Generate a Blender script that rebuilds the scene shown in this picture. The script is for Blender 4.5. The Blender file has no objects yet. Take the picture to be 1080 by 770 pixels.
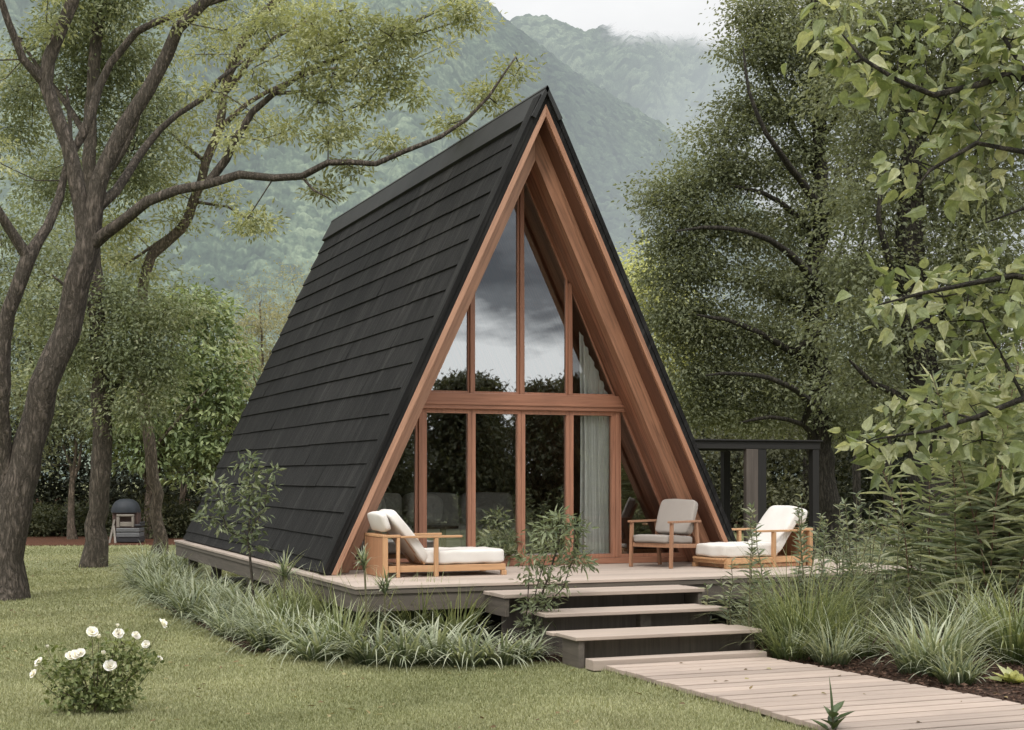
import bpy, math, random
import numpy as np
from mathutils import Vector, Matrix
R = math.radians
rng = np.random.default_rng(7)
random.seed(7)
scene = bpy.context.scene
COL = scene.collection

# ------------------------------------------------------------------ camera
F = 1546.0; CX = 540.0; HY = 502.0; EYE = 1.76
YAW = math.atan(619.0 / 1546.0)
SY, CY = math.sin(YAW), math.cos(YAW)
def P(px, py, dep):
    """a point of the photograph at a distance along the view axis, in metres"""
    lat = (px - CX) / F * dep
    return np.array([SY * dep + CY * lat, CY * dep - SY * lat, EYE + (HY - py) / F * dep])
def G(px, py, z=0.0):
    return P(px, py, (EYE - z) * F / (py - HY))
cam = bpy.data.cameras.new('camera'); camo = bpy.data.objects.new('camera', cam); COL.objects.link(camo)
camo.location = (0, 0, EYE); camo.rotation_euler = (R(90), 0, -YAW)
cam.sensor_width = 36; cam.lens = F / 1080 * 36; cam.shift_y = (HY - 385) / 1080
cam.clip_start = .1; cam.clip_end = 6000
scene.camera = camo
scene.view_settings.view_transform = 'Standard'; scene.view_settings.look = 'None'
scene.view_settings.exposure = 0; scene.view_settings.gamma = 1

# ------------------------------------------------------------------ materials
def new_mat(name):
    m = bpy.data.materials.new(name); m.use_nodes = True
    nt = m.node_tree; nt.nodes.clear()
    return m, nt
def N(nt, typ, **kw):
    n = nt.nodes.new(typ)
    for k, v in kw.items():
        if k.startswith('i_'):
            key = k[2:]; key = int(key) if key.isdigit() else key
            n.inputs[key].default_value = v
        else: setattr(n, k, v)
    return n
def L(nt, a, b): nt.links.new(a, b)
def ramp(nt, fac, stops):
    r = nt.nodes.new('ShaderNodeValToRGB'); L(nt, fac, r.inputs[0])
    e = r.color_ramp.elements
    while len(e) < len(stops): e.new(.5)
    for el, (p, c) in zip(e, stops):
        el.position = p; el.color = (*c, 1) if len(c) == 3 else c
    return r.outputs[0]
def noise(nt, vec, scale, detail=4, rough=.6, out='Fac'):
    n = N(nt, 'ShaderNodeTexNoise'); n.inputs['Scale'].default_value = scale
    n.inputs['Detail'].default_value = detail; n.inputs['Roughness'].default_value = rough
    if vec is not None: L(nt, vec, n.inputs['Vector'])
    return n.outputs[out]
def pos(nt): return N(nt, 'ShaderNodeNewGeometry').outputs['Position']
def math_n(nt, op, a, b=None, clamp=False):
    n = N(nt, 'ShaderNodeMath', operation=op, use_clamp=clamp)
    for i, v in enumerate((a, b)):
        if v is None: continue
        if isinstance(v, (int, float)): n.inputs[i].default_value = v
        else: L(nt, v, n.inputs[i])
    return n.outputs[0]
def mixc(nt, fac, a, b, blend='MIX'):
    n = N(nt, 'ShaderNodeMix', data_type='RGBA', blend_type=blend)
    for i, v in ((0, fac), (6, a), (7, b)):
        if isinstance(v, (int, float)): n.inputs[i].default_value = v
        elif isinstance(v, tuple): n.inputs[i].default_value = (*v, 1)
        else: L(nt, v, n.inputs[i])
    return n.outputs[2]
def principled(nt, color, rough=.6, bump=None, bstr=.3, bdist=.01, spec=.4):
    p = N(nt, 'ShaderNodeBsdfPrincipled'); o = N(nt, 'ShaderNodeOutputMaterial')
    if isinstance(color, tuple): p.inputs['Base Color'].default_value = (*color, 1)
    else: L(nt, color, p.inputs['Base Color'])
    if isinstance(rough, (int, float)): p.inputs['Roughness'].default_value = rough
    else: L(nt, rough, p.inputs['Roughness'])
    p.inputs['Specular IOR Level'].default_value = spec
    if bump is not None:
        b = N(nt, 'ShaderNodeBump'); b.inputs['Strength'].default_value = bstr; b.inputs['Distance'].default_value = bdist
        L(nt, bump, b.inputs['Height']); L(nt, b.outputs[0], p.inputs['Normal'])
    L(nt, p.outputs[0], o.inputs[0]); return p
def stretched(nt, axis, k):
    """position with the axis direction shrunk to k, so a noise runs along it"""
    a = Vector(axis).normalized(); p = pos(nt)
    d = N(nt, 'ShaderNodeVectorMath', operation='DOT_PRODUCT'); L(nt, p, d.inputs[0]); d.inputs[1].default_value = a
    s = N(nt, 'ShaderNodeVectorMath', operation='SCALE'); s.inputs[0].default_value = a * (1 - k); L(nt, d.outputs['Value'], s.inputs['Scale'])
    u = N(nt, 'ShaderNodeVectorMath', operation='SUBTRACT'); L(nt, p, u.inputs[0]); L(nt, s.outputs[0], u.inputs[1])
    return u.outputs[0]
def wood(name, base, axis, var=.35, rough=.6, scale=40, dirt=.35, island=.25):
    m, nt = new_mat(name); v = stretched(nt, axis, .05)
    n1 = noise(nt, v, scale, 6, .65); n2 = noise(nt, v, scale * .22, 3, .6); n3 = noise(nt, pos(nt), 1.7, 4, .6)
    b = np.array(base)
    c = ramp(nt, n1, [(.25, tuple(b * (1 - var))), (.5, tuple(b)), (.75, tuple(np.minimum(b * (1 + var * .6), .9)))])
    c = mixc(nt, math_n(nt, 'MULTIPLY', math_n(nt, 'SUBTRACT', n2, .45, True), 2.2 * var, True), c, tuple(b * .45), 'MIX')
    c = mixc(nt, math_n(nt, 'MULTIPLY', math_n(nt, 'SUBTRACT', n3, .45, True), dirt * 3, True), c, tuple(b * np.array([.62, .64, .66])), 'MIX')
    if island:
        g = N(nt, 'ShaderNodeNewGeometry'); gm = math_n(nt, 'ADD', math_n(nt, 'MULTIPLY', g.outputs['Random Per Island'], island * 2), 1 - island)
        hs = N(nt, 'ShaderNodeHueSaturation'); L(nt, c, hs.inputs['Color']); L(nt, gm, hs.inputs['Value']); c = hs.outputs[0]
    principled(nt, c, rough, n1, .35, .004); return m
def plain(name, base, rough=.6, var=.2, scale=8, bump=.2, bscale=None, bdist=.004, spec=.4):
    m, nt = new_mat(name); n = noise(nt, pos(nt), scale, 5, .6); b = np.array(base)
    c = ramp(nt, n, [(.3, tuple(b * (1 - var))), (.7, tuple(np.minimum(b * (1 + var), .95)))])
    nb = noise(nt, pos(nt), bscale or scale * 6, 3, .6)
    principled(nt, c, rough, nb, bump, bdist, spec); return m
def bark(name, base):
    m, nt = new_mat(name); v = stretched(nt, (0, 0, 1), .22); b = np.array(base)
    n1 = noise(nt, v, 26, 6, .7); n2 = noise(nt, pos(nt), 2.2, 3)
    n4 = noise(nt, v, 16, 5, .6); rd = math_n(nt, 'MULTIPLY', math_n(nt, 'ABSOLUTE', math_n(nt, 'SUBTRACT', n4, .5)), 5.0, True); n1 = math_n(nt, 'ADD', math_n(nt, 'MULTIPLY', n1, .45), math_n(nt, 'MULTIPLY', rd, .55)); c = ramp(nt, n1, [(.22, tuple(b * .28)), (.45, tuple(b * .9)), (.75, tuple(b * 1.75))])
    c = mixc(nt, math_n(nt, 'MULTIPLY', n2, .6, True), c, tuple(b * np.array([.7, .78, .72])))
    principled(nt, c, .9, n1, 1.0, .06, .2); return m
def leafmat(name, cols, trans=.3, gloss=.25, rough=.5, along=False, tint=None):
    """cols: dark, mid, light picked by the attribute rnd of each leaf"""
    m, nt = new_mat(name)
    a = N(nt, 'ShaderNodeAttribute', attribute_name='rnd').outputs['Fac']
    c = ramp(nt, a, [(0, cols[0]), (.5, cols[1]), (1, cols[2])])
    n = noise(nt, pos(nt), .9, 2, .5)
    n2 = noise(nt, pos(nt), 45, 3, .7)
    hs = N(nt, 'ShaderNodeHueSaturation'); L(nt, c, hs.inputs['Color'])
    L(nt, math_n(nt, 'ADD', math_n(nt, 'MULTIPLY', n, .7), math_n(nt, 'MULTIPLY', n2, 1.3)), hs.inputs['Value']); c = hs.outputs[0]
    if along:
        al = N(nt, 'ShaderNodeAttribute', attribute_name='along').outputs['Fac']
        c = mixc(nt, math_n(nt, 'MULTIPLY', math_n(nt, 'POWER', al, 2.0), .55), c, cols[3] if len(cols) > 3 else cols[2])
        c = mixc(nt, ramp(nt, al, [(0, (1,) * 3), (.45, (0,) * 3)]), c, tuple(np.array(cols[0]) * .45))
    p = N(nt, 'ShaderNodeBsdfPrincipled'); L(nt, c, p.inputs['Base Color']); p.inputs['Roughness'].default_value = rough
    p.inputs['Specular IOR Level'].default_value = gloss
    t = N(nt, 'ShaderNodeBsdfTranslucent'); L(nt, mixc(nt, 1.0, c, (1.25, 1.2, .7), 'MULTIPLY'), t.inputs[0])
    mx = N(nt, 'ShaderNodeMixShader'); mx.inputs[0].default_value = trans
    L(nt, p.outputs[0], mx.inputs[1]); L(nt, t.outputs[0], mx.inputs[2])
    o = N(nt, 'ShaderNodeOutputMaterial'); L(nt, mx.outputs[0], o.inputs[0]); return m

# ------------------------------------------------------------------ scene objects
ORIG = {}
def tag(o, label=None, cat=None, group=None, kind=None):
    if label: o['label'] = label
    if cat: o['category'] = cat
    if group: o['group'] = group
    if kind: o['kind'] = kind
    return o
def thing(name, loc, label, cat, group=None, rz=0):
    o = bpy.data.objects.new(name, None); COL.objects.link(o)
    o.empty_display_size = .2
    o.location = tuple(float(v) for v in loc); o.rotation_euler = (0, 0, rz)
    ORIG[o.name] = np.array(loc, float)
    return tag(o, label, cat, group)
def link_mesh(name, me, mat, parent=None, local=False):
    o = bpy.data.objects.new(name, me); COL.objects.link(o)
    if mat is not None: me.materials.append(mat)
    org = np.zeros(3)
    if parent is not None:
        o.parent = parent; org = ORIG.get(parent.name, np.zeros(3))
    ORIG[o.name] = org
    if not local and np.any(org):
        n = len(me.vertices); co = np.empty(n * 3, np.float32); me.vertices.foreach_get('co', co)
        co = co.reshape(-1, 3) - org.astype(np.float32); me.vertices.foreach_set('co', co.ravel())
        me.update()
    return o
def np_mesh(name, V, Fc, smooth=False, attrs=None):
    """V (n,3), Fc (m,k) one polygon size"""
    me = bpy.data.meshes.new(name); V = np.ascontiguousarray(V, np.float32); Fc = np.ascontiguousarray(Fc, np.int32)
    me.vertices.add(len(V)); me.vertices.foreach_set('co', V.ravel())
    m, k = Fc.shape
    me.loops.add(m * k); me.loops.foreach_set('vertex_index', Fc.ravel())
    me.polygons.add(m); me.polygons.foreach_set('loop_start', np.arange(0, m * k, k, dtype=np.int32))
    me.polygons.foreach_set('use_smooth', np.full(m, smooth, bool))
    me.update(calc_edges=True)
    for an, av in (attrs or {}).items():
        at = me.attributes.new(an, 'FLOAT', 'POINT'); at.data.foreach_set('value', np.ascontiguousarray(av, np.float32))
    return me
class MB:
    def __init__(s): s.v = []; s.f = []
    def add(s, vs, fs):
        b = len(s.v); s.v += [tuple(map(float, v)) for v in vs]; s.f += [tuple(b + i for i in f) for f in fs]; return s
    def box(s, lo, hi, M=None):
        x0, y0, z0 = lo; x1, y1, z1 = hi
        vs = [(x0, y0, z0), (x1, y0, z0), (x1, y1, z0), (x0, y1, z0), (x0, y0, z1), (x1, y0, z1), (x1, y1, z1), (x0, y1, z1)]
        if M is not None: vs = [tuple(M @ Vector(v)) for v in vs]
        return s.add(vs, [(0, 3, 2, 1), (4, 5, 6, 7), (0, 1, 5, 4), (1, 2, 6, 5), (2, 3, 7, 6), (3, 0, 4, 7)])
    def prism(s, poly, d):
        """extrude a polygon of 3d points by vector d"""
        n = len(poly); d = np.array(d); p = [np.array(q, float) for q in poly]
        vs = p + [q + d for q in p]
        fs = [tuple(range(n))[::-1], tuple(range(n, 2 * n))] + [(i, (i + 1) % n, n + (i + 1) % n, n + i) for i in range(n)]
        return s.add(vs, fs)
    def bar(s, a, b, w, h, up=(0, 0, 1)):
        """a square bar from a to b"""
        a = Vector(a); b = Vector(b); d = (b - a).normalized(); u = Vector(up)
        if abs(d.dot(u)) > .98: u = Vector((0, 1, 0))
        x = d.cross(u).normalized() * (w / 2); y = x.cross(d).normalized() * (h / 2)
        vs = [a - x - y, a + x - y, a + x + y, a - x + y, b - x - y, b + x - y, b + x + y, b - x + y]
        return s.add(vs, [(0, 1, 2, 3)[::-1], (4, 5, 6, 7), (0, 1, 5, 4), (1, 2, 6, 5), (2, 3, 7, 6), (3, 0, 4, 7)])
    def tube(s, pts, rad, n=8):
        V, Fq = tube_np(np.array(pts, float), np.array(rad if hasattr(rad, '__len__') else [rad] * len(pts), float), n)
        return s.add(V, [tuple(q) for q in Fq])
    def build(s, name, mat, parent=None, local=False, smooth=False, bevel=0, seg=2):
        me = bpy.data.meshes.new(name); me.from_pydata(s.v, [], s.f); me.update()
        import bmesh
        bm = bmesh.new(); bm.from_mesh(me); bmesh.ops.recalc_face_normals(bm, faces=bm.faces); bm.to_mesh(me); bm.free()
        if smooth: me.polygons.foreach_set('use_smooth', np.full(len(me.polygons), True, bool))
        o = link_mesh(name, me, mat, parent, local)
        if bevel:
            b = o.modifiers.new('bevel', 'BEVEL'); b.width = bevel; b.segments = seg; b.limit_method = 'ANGLE'; b.angle_limit = R(40)
        return o
def tube_np(p, r, n=8, wob=0, seed=0):
    m = len(p); t = np.gradient(p, axis=0); t /= (np.linalg.norm(t, axis=1, keepdims=True) + 1e-9)
    ref = np.array([1., 0, 0]) if abs(t[0][0]) < .8 else np.array([0, 1., 0])
    u = np.cross(t[0], ref); u /= np.linalg.norm(u); U = [u]
    for i in range(1, m):
        u = U[-1] - t[i] * np.dot(U[-1], t[i]); u /= (np.linalg.norm(u) + 1e-9); U.append(u)
    U = np.array(U); W = np.cross(t, U); a = np.linspace(0, 2 * np.pi, n, endpoint=False)
    rr = np.repeat(r[:, None], n, 1)
    if wob:
        g = np.random.default_rng(seed); ph = g.random(4) * 6.3; ii = np.arange(m)[:, None]
        rr = rr * (1 + wob * (np.sin(a * 2 + ii * .5 + ph[0]) + .7 * np.sin(a * 3 - ii * .9 + ph[1]) + .7 * np.sin(a * 5 + ii * 1.7 + ph[2])) + wob * .7 * (g.random((m, n)) - .5))
    V = p[:, None] + rr[..., None] * (np.cos(a)[None, :, None] * U[:, None] + np.sin(a)[None, :, None] * W[:, None])
    V = V.reshape(-1, 3); i = np.arange(m - 1)[:, None] * n; j = np.arange(n)[None]; k = (j + 1) % n
    Fq = np.stack([i + j, i + k, i + n + k, i + n + j], -1).reshape(-1, 4)
    return V, Fq
def catmull(pts, step):
    p = np.array(pts, float)
    if len(p) < 3:
        n = max(2, int(np.linalg.norm(p[-1] - p[0]) / step)); return p[0] + (p[-1] - p[0]) * np.linspace(0, 1, n + 1)[:, None]
    q = np.vstack([2 * p[0] - p[1], p, 2 * p[-1] - p[-2]]); out = []
    for i in range(1, len(q) - 2):
        n = max(1, int(np.linalg.norm(q[i + 1] - q[i]) / step)); t = (np.arange(n) / n)[:, None]
        out.append(.5 * (2 * q[i] + (q[i + 1] - q[i - 1]) * t + (2 * q[i - 1] - 5 * q[i] + 4 * q[i + 1] - q[i + 2]) * t ** 2 + (3 * q[i] - q[i - 1] - 3 * q[i + 1] + q[i + 2]) * t ** 3))
    out.append(p[-1:]); return np.vstack(out)
def unit(a): return a / (np.linalg.norm(a, axis=-1, keepdims=True) + 1e-9)

# leaves: half outline in (along, side); rhombus by default
RHOMB = [(.45, .5)]
LANCE = [(.3, .5), (.65, .36)]
OVATE = [(.18, .38), (.42, .5), (.72, .3)]
LOBED = [(.03, .16), (.14, .42), (.28, .50), (.42, .43), (.54, .41), (.72, .24), (.87, .10)]
def leaf_mesh(name, pos_, d, nr, Ln, Wd, g, half=RHOMB, fold=.25, droop=.15, rnd=None):
    n = len(pos_); d = unit(d); s = unit(np.cross(d, nr)); nn = np.cross(s, d)
    Ln = np.broadcast_to(Ln, n)[:, None]; Wd = np.broadcast_to(Wd, n)[:, None]
    h = len(half); cols = [pos_]
    for x, y in half: cols.append(pos_ + d * Ln * x + s * Wd * y + nn * (fold * Wd * y * 2 * .5 - droop * Ln * x * x))
    cols.append(pos_ + d * Ln - nn * droop * Ln)
    for x, y in half: cols.append(pos_ + d * Ln * x - s * Wd * y + nn * (fold * Wd * y * 2 * .5 - droop * Ln * x * x))
    k = 2 * h + 2; V = np.stack(cols, 1).reshape(-1, 3); b = (np.arange(n) * k)[:, None]
    f1 = np.array([list(range(0, h + 2))]); f2 = np.array([[0, h + 1] + list(range(2 * h + 1, h + 1, -1))])
    Fc = np.concatenate([b + f1, b + f2], 0)
    if rnd is None: rnd = g.random(n)
    return np_mesh(name, V, Fc, False, {'rnd': np.repeat(rnd, k)})
def cluster_leaves(att, per, sig, g, flat=.6, up=1.0, hang=-.25, outer=None):
    n = len(att); c = np.repeat(att, per, 0); off = np.clip(g.normal(size=(n * per, 3)), -1.9, 1.9) * np.array([1, 1, flat]) * sig
    # elongated sprays: each cluster is stretched a little its own way
    ax = unit(g.normal(size=(n, 3)) * np.array([1, 1, .35])); ax = np.repeat(ax, per, 0)
    off += ax * (np.clip(g.normal(size=(n * per, 1)), -1.8, 1.8) * sig * .8)
    d = unit(unit(off) * .9 + g.normal(size=off.shape) * .5 + np.array([0, 0, hang]))
    nr = unit(g.normal(size=off.shape) * .55 + np.array([0, 0, up]))
    # tint per cluster plus per leaf
    r = np.clip(np.repeat(g.random(n), per) * .55 + g.random(n * per) * .45, 0, 1)
    return c + off, d, nr, r
def blade_mesh(name, base, az, Ln, lean, curl, w, g, k=5, rnd=None, taper=1.6, vfold=.0):
    n = len(base); V = np.empty((n, k + 1, 2, 3)); cur = base.copy(); ang = lean.copy()
    hd = np.stack([np.cos(az), np.sin(az), np.zeros(n)], 1); sd = np.stack([-np.sin(az), np.cos(az), np.zeros(n)], 1)
    for i in range(k + 1):
        t = i / k; ww = w * (1 - t ** taper) * (.55 + .45 * min(1, t * 4)) + w * .02
        V[:, i, 0] = cur + sd * ww[:, None] / 2; V[:, i, 1] = cur - sd * ww[:, None] / 2
        dirv = hd * np.sin(ang)[:, None] + np.array([0, 0, 1.]) * np.cos(ang)[:, None]
        cur = cur + dirv * (Ln / k)[:, None]; ang = ang + curl / k
    V = V.reshape(-1, 3); b = (np.arange(n) * (k + 1) * 2)[:, None, None]; i = (np.arange(k) * 2)[None, :, None]
    Fc = (b + i + np.array([0, 1, 3, 2])[None, None]).reshape(-1, 4)
    if rnd is None: rnd = g.random(n)
    al = np.tile(np.repeat(np.arange(k + 1) / k, 2), n)
    return np_mesh(name, V, Fc, True, {'rnd': np.repeat(rnd, (k + 1) * 2), 'along': al})

# ------------------------------------------------------------------ tree growth
class Tree:
    def __init__(s, seed): s.p = []; s.par = []; s.ru = []; s.g = np.random.default_rng(seed); s.seed = seed
    def path(s, pts, r0, r1, step=.3, flare=0):
        q = catmull(pts, step); m = len(q)
        if s.p:
            i = int(np.argmin(np.sum((np.array(s.p) - q[0]) ** 2, 1))); last = i; start = 1
        else: last = -1; start = 0
        for j in range(start, m):
            t = j / (m - 1); r = r0 + (r1 - r0) * t
            if flare: r *= 1 + flare * max(0, 1 - t * m * step / .7) ** 2
            jit = s.g.normal(size=3) * min(r * .15, .03) if 0 < j < m - 1 else 0
            s.p.append(q[j] + jit); s.par.append(last); s.ru.append(r); last = len(s.p) - 1
        return s
    def grow(s, att, step=.35, wob=.06, sag=.1, lowpen=.5):
        A = np.array(s.p); order = np.argsort([np.min(np.sum((A - a) ** 2, 1)) for a in att])
        for ai in order:
            a = att[ai]; Pn = np.array(s.p); d = np.linalg.norm(Pn - a, axis=1)
            cost = d + lowpen * np.maximum(0, Pn[:, 2] - a[2] + .1 * d)
            i = int(np.argmin(cost)); st = Pn[i]; m = max(1, int(d[i] / step)); last = i
            perp = s.g.normal(size=3) * d[i] * wob
            for j in range(1, m + 1):
                t = j / m; q = st + (a - st) * t + perp * math.sin(math.pi * t) + np.array([0, 0, -sag * d[i] * math.sin(math.pi * t) * .5])
                s.p.append(q); s.par.append(last); s.ru.append(0); last = len(s.p) - 1
        return s
    def mesh(s, name, rtip=.006, ex=2.3, wob=.05):
        n = len(s.p); Pn = np.array(s.p); acc = np.zeros(n); kids = [[] for _ in range(n)]
        rad = np.zeros(n)
        for i in range(n - 1, -1, -1):
            pr = max(acc[i], rtip ** ex) ** (1 / ex); rad[i] = s.ru[i] if s.ru[i] else pr
            if s.par[i] >= 0: acc[s.par[i]] += pr ** ex; kids[s.par[i]].append(i)
        Vs = []; Fs = []; b = 0; stack = [(-1, 0)]
        while stack:
            pre, i = stack.pop(); ch = [] if pre < 0 else [pre]; rs = [] if pre < 0 else [min(rad[pre], rad[i] * 1.25)]
            while True:
                ch.append(i); rs.append(rad[i])
                if not kids[i]: break
                ks = sorted(kids[i], key=lambda q: -rad[q])
                for q in ks[1:]: stack.append((i, q))
                i = ks[0]
            if len(ch) < 2: continue
            rs = np.array(rs); rs[-1] *= .6; mx = rs.max(); ns = 12 if mx > .1 else (7 if mx > .03 else 4)
            V, Fq = tube_np(Pn[ch], rs, ns, wob if mx > .05 else 0, s.seed + len(Vs)); Vs.append(V); Fs.append(Fq + b); b += len(V)
        return np_mesh(name, np.vstack(Vs), np.vstack(Fs), True)
def blobs(lst, dep, g, dens=1.0, dz=None, dd=1.0, zmin=.25):
    """attractors in ellipsoids: (px, py, rx, ry[, depth offset])"""
    out = []
    for b in lst:
        px, py, rx, ry = b[:4]; do = b[4] if len(b) > 4 else 0
        dp = dep + do; n = max(3, int(dens * rx * ry / 60.0))
        u = g.normal(size=(n, 3)); u = unit(u) * (g.random((n, 1)) ** .45)
        rd = (rx + ry) / 2 / F * dp * dd
        for a in u: out.append(P(px + a[0] * rx, py + a[1] * ry, dp + a[2] * rd))
    out = np.array(out); return out[out[:, 2] > zmin]
def make_tree(name, label, cat, base, paths, att, wood_m, leaf_m, seed, per=120, sig=.35, Ln=.09, Wd=.05, half=RHOMB, flat=.6, up=1., hang=-.25,
              group=None, rtip=.006, lowpen=.5, wobble=.05, twig=True, extra=None, droop=.15):
    g = np.random.default_rng(seed); t = Tree(seed)
    for i, (pts, r0, r1) in enumerate(paths): t.path(pts, r0, r1, .3, .5 if i == 0 else 0)
    if len(att): t.grow(att, lowpen=lowpen)
    root = thing(name, base, label, cat, group)
    link_mesh('trunk', t.mesh('trunk', rtip, wob=wobble), wood_m, root)
    if len(att):
        c, d, nr, r = cluster_leaves(att, per, sig, g, flat, up, hang)
        if extra is not None: pass
        n = len(c); sc = g.uniform(.65, 1.25, n)
        link_mesh('crown', leaf_mesh('crown', c, d, nr, Ln * sc, Wd * sc, g, half, rnd=r, droop=droop), leaf_m, root)
    return root
def pp(dep, *pts): return [P(q[0], q[1], dep + (q[2] if len(q) > 2 else 0)) for q in pts]

# ------------------------------------------------------------------ sky, sun
SUN_EL, SUN_AZ = R(52), R(215)      # azimuth clockwise from +Y
def make_world():
    w = bpy.data.worlds.new('World'); scene.world = w; w.use_nodes = True
    nt = w.node_tree; nt.nodes.clear()
    sky = N(nt, 'ShaderNodeTexSky', sky_type='NISHITA', sun_disc=False)
    sky.sun_elevation = SUN_EL; sky.sun_rotation = SUN_AZ; sky.air_density = 1; sky.dust_density = 3
    d = N(nt, 'ShaderNodeTexCoord').outputs['Generated']
    sp = N(nt, 'ShaderNodeSeparateXYZ'); L(nt, d, sp.inputs[0])
    zz = math_n(nt, 'ADD', math_n(nt, 'MAXIMUM', sp.outputs[2], 0.0), .16)
    dv = N(nt, 'ShaderNodeVectorMath', operation='DIVIDE'); L(nt, d, dv.inputs[0])
    cb = N(nt, 'ShaderNodeCombineXYZ'); L(nt, zz, cb.inputs[0]); L(nt, zz, cb.inputs[1]); cb.inputs[2].default_value = 1
    L(nt, cb.outputs[0], dv.inputs[1])
    n1 = noise(nt, dv.outputs[0], 1.5, 7, .6)
    # away from the mountains the cloud deck is broken into dark bellies over a bright band
    south = math_n(nt, 'MULTIPLY', math_n(nt, 'ADD', math_n(nt, 'MULTIPLY', sp.outputs[1], -1.0), -.25), 3.0, True)
    el = ramp(nt, sp.outputs[2], [(0, (.62,) * 3), (.06, (.68,) * 3), (.088, (.63,) * 3), (.108, (.44,) * 3), (.16, (.34,) * 3), (.4, (.5,) * 3), (1, (.55,) * 3)])
    sv = N(nt, 'ShaderNodeVectorMath', operation='MULTIPLY'); L(nt, d, sv.inputs[0]); sv.inputs[1].default_value = (1, 1, 2.6)
    nb = noise(nt, sv.outputs[0], 7.5, 6, .58); nm_ = math_n(nt, 'ADD', math_n(nt, 'MULTIPLY', n1, .45), math_n(nt, 'MULTIPLY', nb, .75)); nm_ = math_n(nt, 'ADD', nm_, -.10)
    k = math_n(nt, 'ADD', nm_, math_n(nt, 'SUBTRACT', el, .5))
    dark = ramp(nt, k, [(.36, (2.6, 2.75, 3.0)), (.46, (5.0, 5.2, 5.5)), (.54, (14, 14.2, 14.4)), (.62, (25, 25, 24.8))])
    soft = ramp(nt, n1, [(.3, (8.6, 8.65, 8.65)), (.7, (10.2, 10.2, 10.1))])
    cl = mixc(nt, south, soft, dark)
    up = math_n(nt, 'ADD', 1.0, math_n(nt, 'MULTIPLY', math_n(nt, 'MAXIMUM', math_n(nt, 'SUBTRACT', sp.outputs[2], .25), 0.0), 2.6))
    sc = N(nt, 'ShaderNodeVectorMath', operation='SCALE'); L(nt, cl, sc.inputs[0]); L(nt, up, sc.inputs['Scale'])
    c = mixc(nt, .9, sky.outputs[0], sc.outputs[0])
    bg = N(nt, 'ShaderNodeBackground'); L(nt, c, bg.inputs[0]); bg.inputs[1].default_value = .092
    o = N(nt, 'ShaderNodeOutputWorld'); L(nt, bg.outputs[0], o.inputs[0])
    sl = bpy.data.lights.new('sun', 'SUN'); so = bpy.data.objects.new('sun', sl); COL.objects.link(so)
    sl.energy = 1.5; sl.angle = R(10); sl.color = (1, .95, .87)
    dirv = Vector((math.sin(SUN_AZ) * math.cos(SUN_EL), math.cos(SUN_AZ) * math.cos(SUN_EL), math.sin(SUN_EL)))
    so.rotation_euler = dirv.to_track_quat('Z', 'Y').to_euler(); so.location = (0, -5, 30)
make_world()

# ------------------------------------------------------------------ ground
BX0, BX1 = 5.66, 7.70            # boardwalk edges
BORDER = [(3.0, 14.5), (4.95, 12.95), (5.7, 12.55), (5.75, 14.3), (4.3, 14.6), (4.1, 25.8), (4.2, 28.2), (3.5, 28.4), (2.95, 20)]
RBED = [(7.4, 12.9), (7.40, 12.0), (7.62, 9.2), (7.9, 6.2), (13, 5.0), (16, 9), (16, 13.5), (11.2, 14.6), (7.5, 14.4)]
def inpoly(x, y, poly):
    r = np.zeros(len(x), bool); n = len(poly)
    for i in range(n):
        x0, y0 = poly[i]; x1, y1 = poly[(i + 1) % n]
        c = ((y0 > y) != (y1 > y)) & (x < (x1 - x0) * (y - y0) / (y1 - y0 + 1e-12) + x0); r ^= c
    return r
def lawn_material():
    m, nt = new_mat('lawn'); p = pos(nt)
    n1 = noise(nt, p, .35, 4, .6); n2 = noise(nt, p, 60, 3, .7); n3 = noise(nt, p, 2.5, 4, .6)
    c = ramp(nt, n2, [(.3, (.115, .128, .06)), (.7, (.24, .245, .13))])
    c = mixc(nt, math_n(nt, 'MULTIPLY', math_n(nt, 'SUBTRACT', n1, .4, True), 2.0, True), c, (.25, .24, .125))
    c = mixc(nt, math_n(nt, 'MULTIPLY', math_n(nt, 'SUBTRACT', n3, .5, True), 1.5, True), c, (.15, .155, .075))
    principled(nt, c, .9, n2, .6, .02, .1); return m
S = 2500
gm = MB(); gm.add([(-S, -S, 0), (S, -S, 0), (S, S, 0), (-S, S, 0)], [(0, 1, 2, 3)])
tag(gm.build('lawn', lawn_material()), kind='structure')
def mulch_material():
    m, nt = new_mat('mulch'); p = pos(nt); v = N(nt, 'ShaderNodeTexVoronoi'); v.inputs['Scale'].default_value = 34; L(nt, p, v.inputs['Vector'])
    n = noise(nt, p, 9, 5, .7)
    c = ramp(nt, v.outputs['Color'], [(.1, (.02, .012, .008)), (.5, (.06, .034, .024)), (.9, (.12, .075, .055))])
    c = mixc(nt, math_n(nt, 'MULTIPLY', n, .5), c, (.025, .017, .012))
    principled(nt, c, .95, v.outputs['Distance'], 1.0, .03, .15); return m
M_MULCH = mulch_material()
def flat_poly(name, poly, z, mat, kind='structure'):
    mb = MB(); mb.add([(x, y, z) for x, y in poly], [tuple(range(len(poly)))]); return tag(mb.build(name, mat), kind=kind)
flat_poly('mulch_bed', BORDER, .012, M_MULCH); flat_poly('mulch_bed', RBED, .012, M_MULCH)
def redmulch():
    m, nt = new_mat('bark_litter'); p = pos(nt); n = noise(nt, p, 14, 6, .75); n2 = noise(nt, p, 1.3, 3)
    c = ramp(nt, n, [(.3, (.05, .02, .012)), (.7, (.17, .075, .045))])
    c = mixc(nt, math_n(nt, 'MULTIPLY', n2, .6), c, (.05, .03, .018))
    principled(nt, c, .95, n, .8, .03, .1); return m
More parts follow.
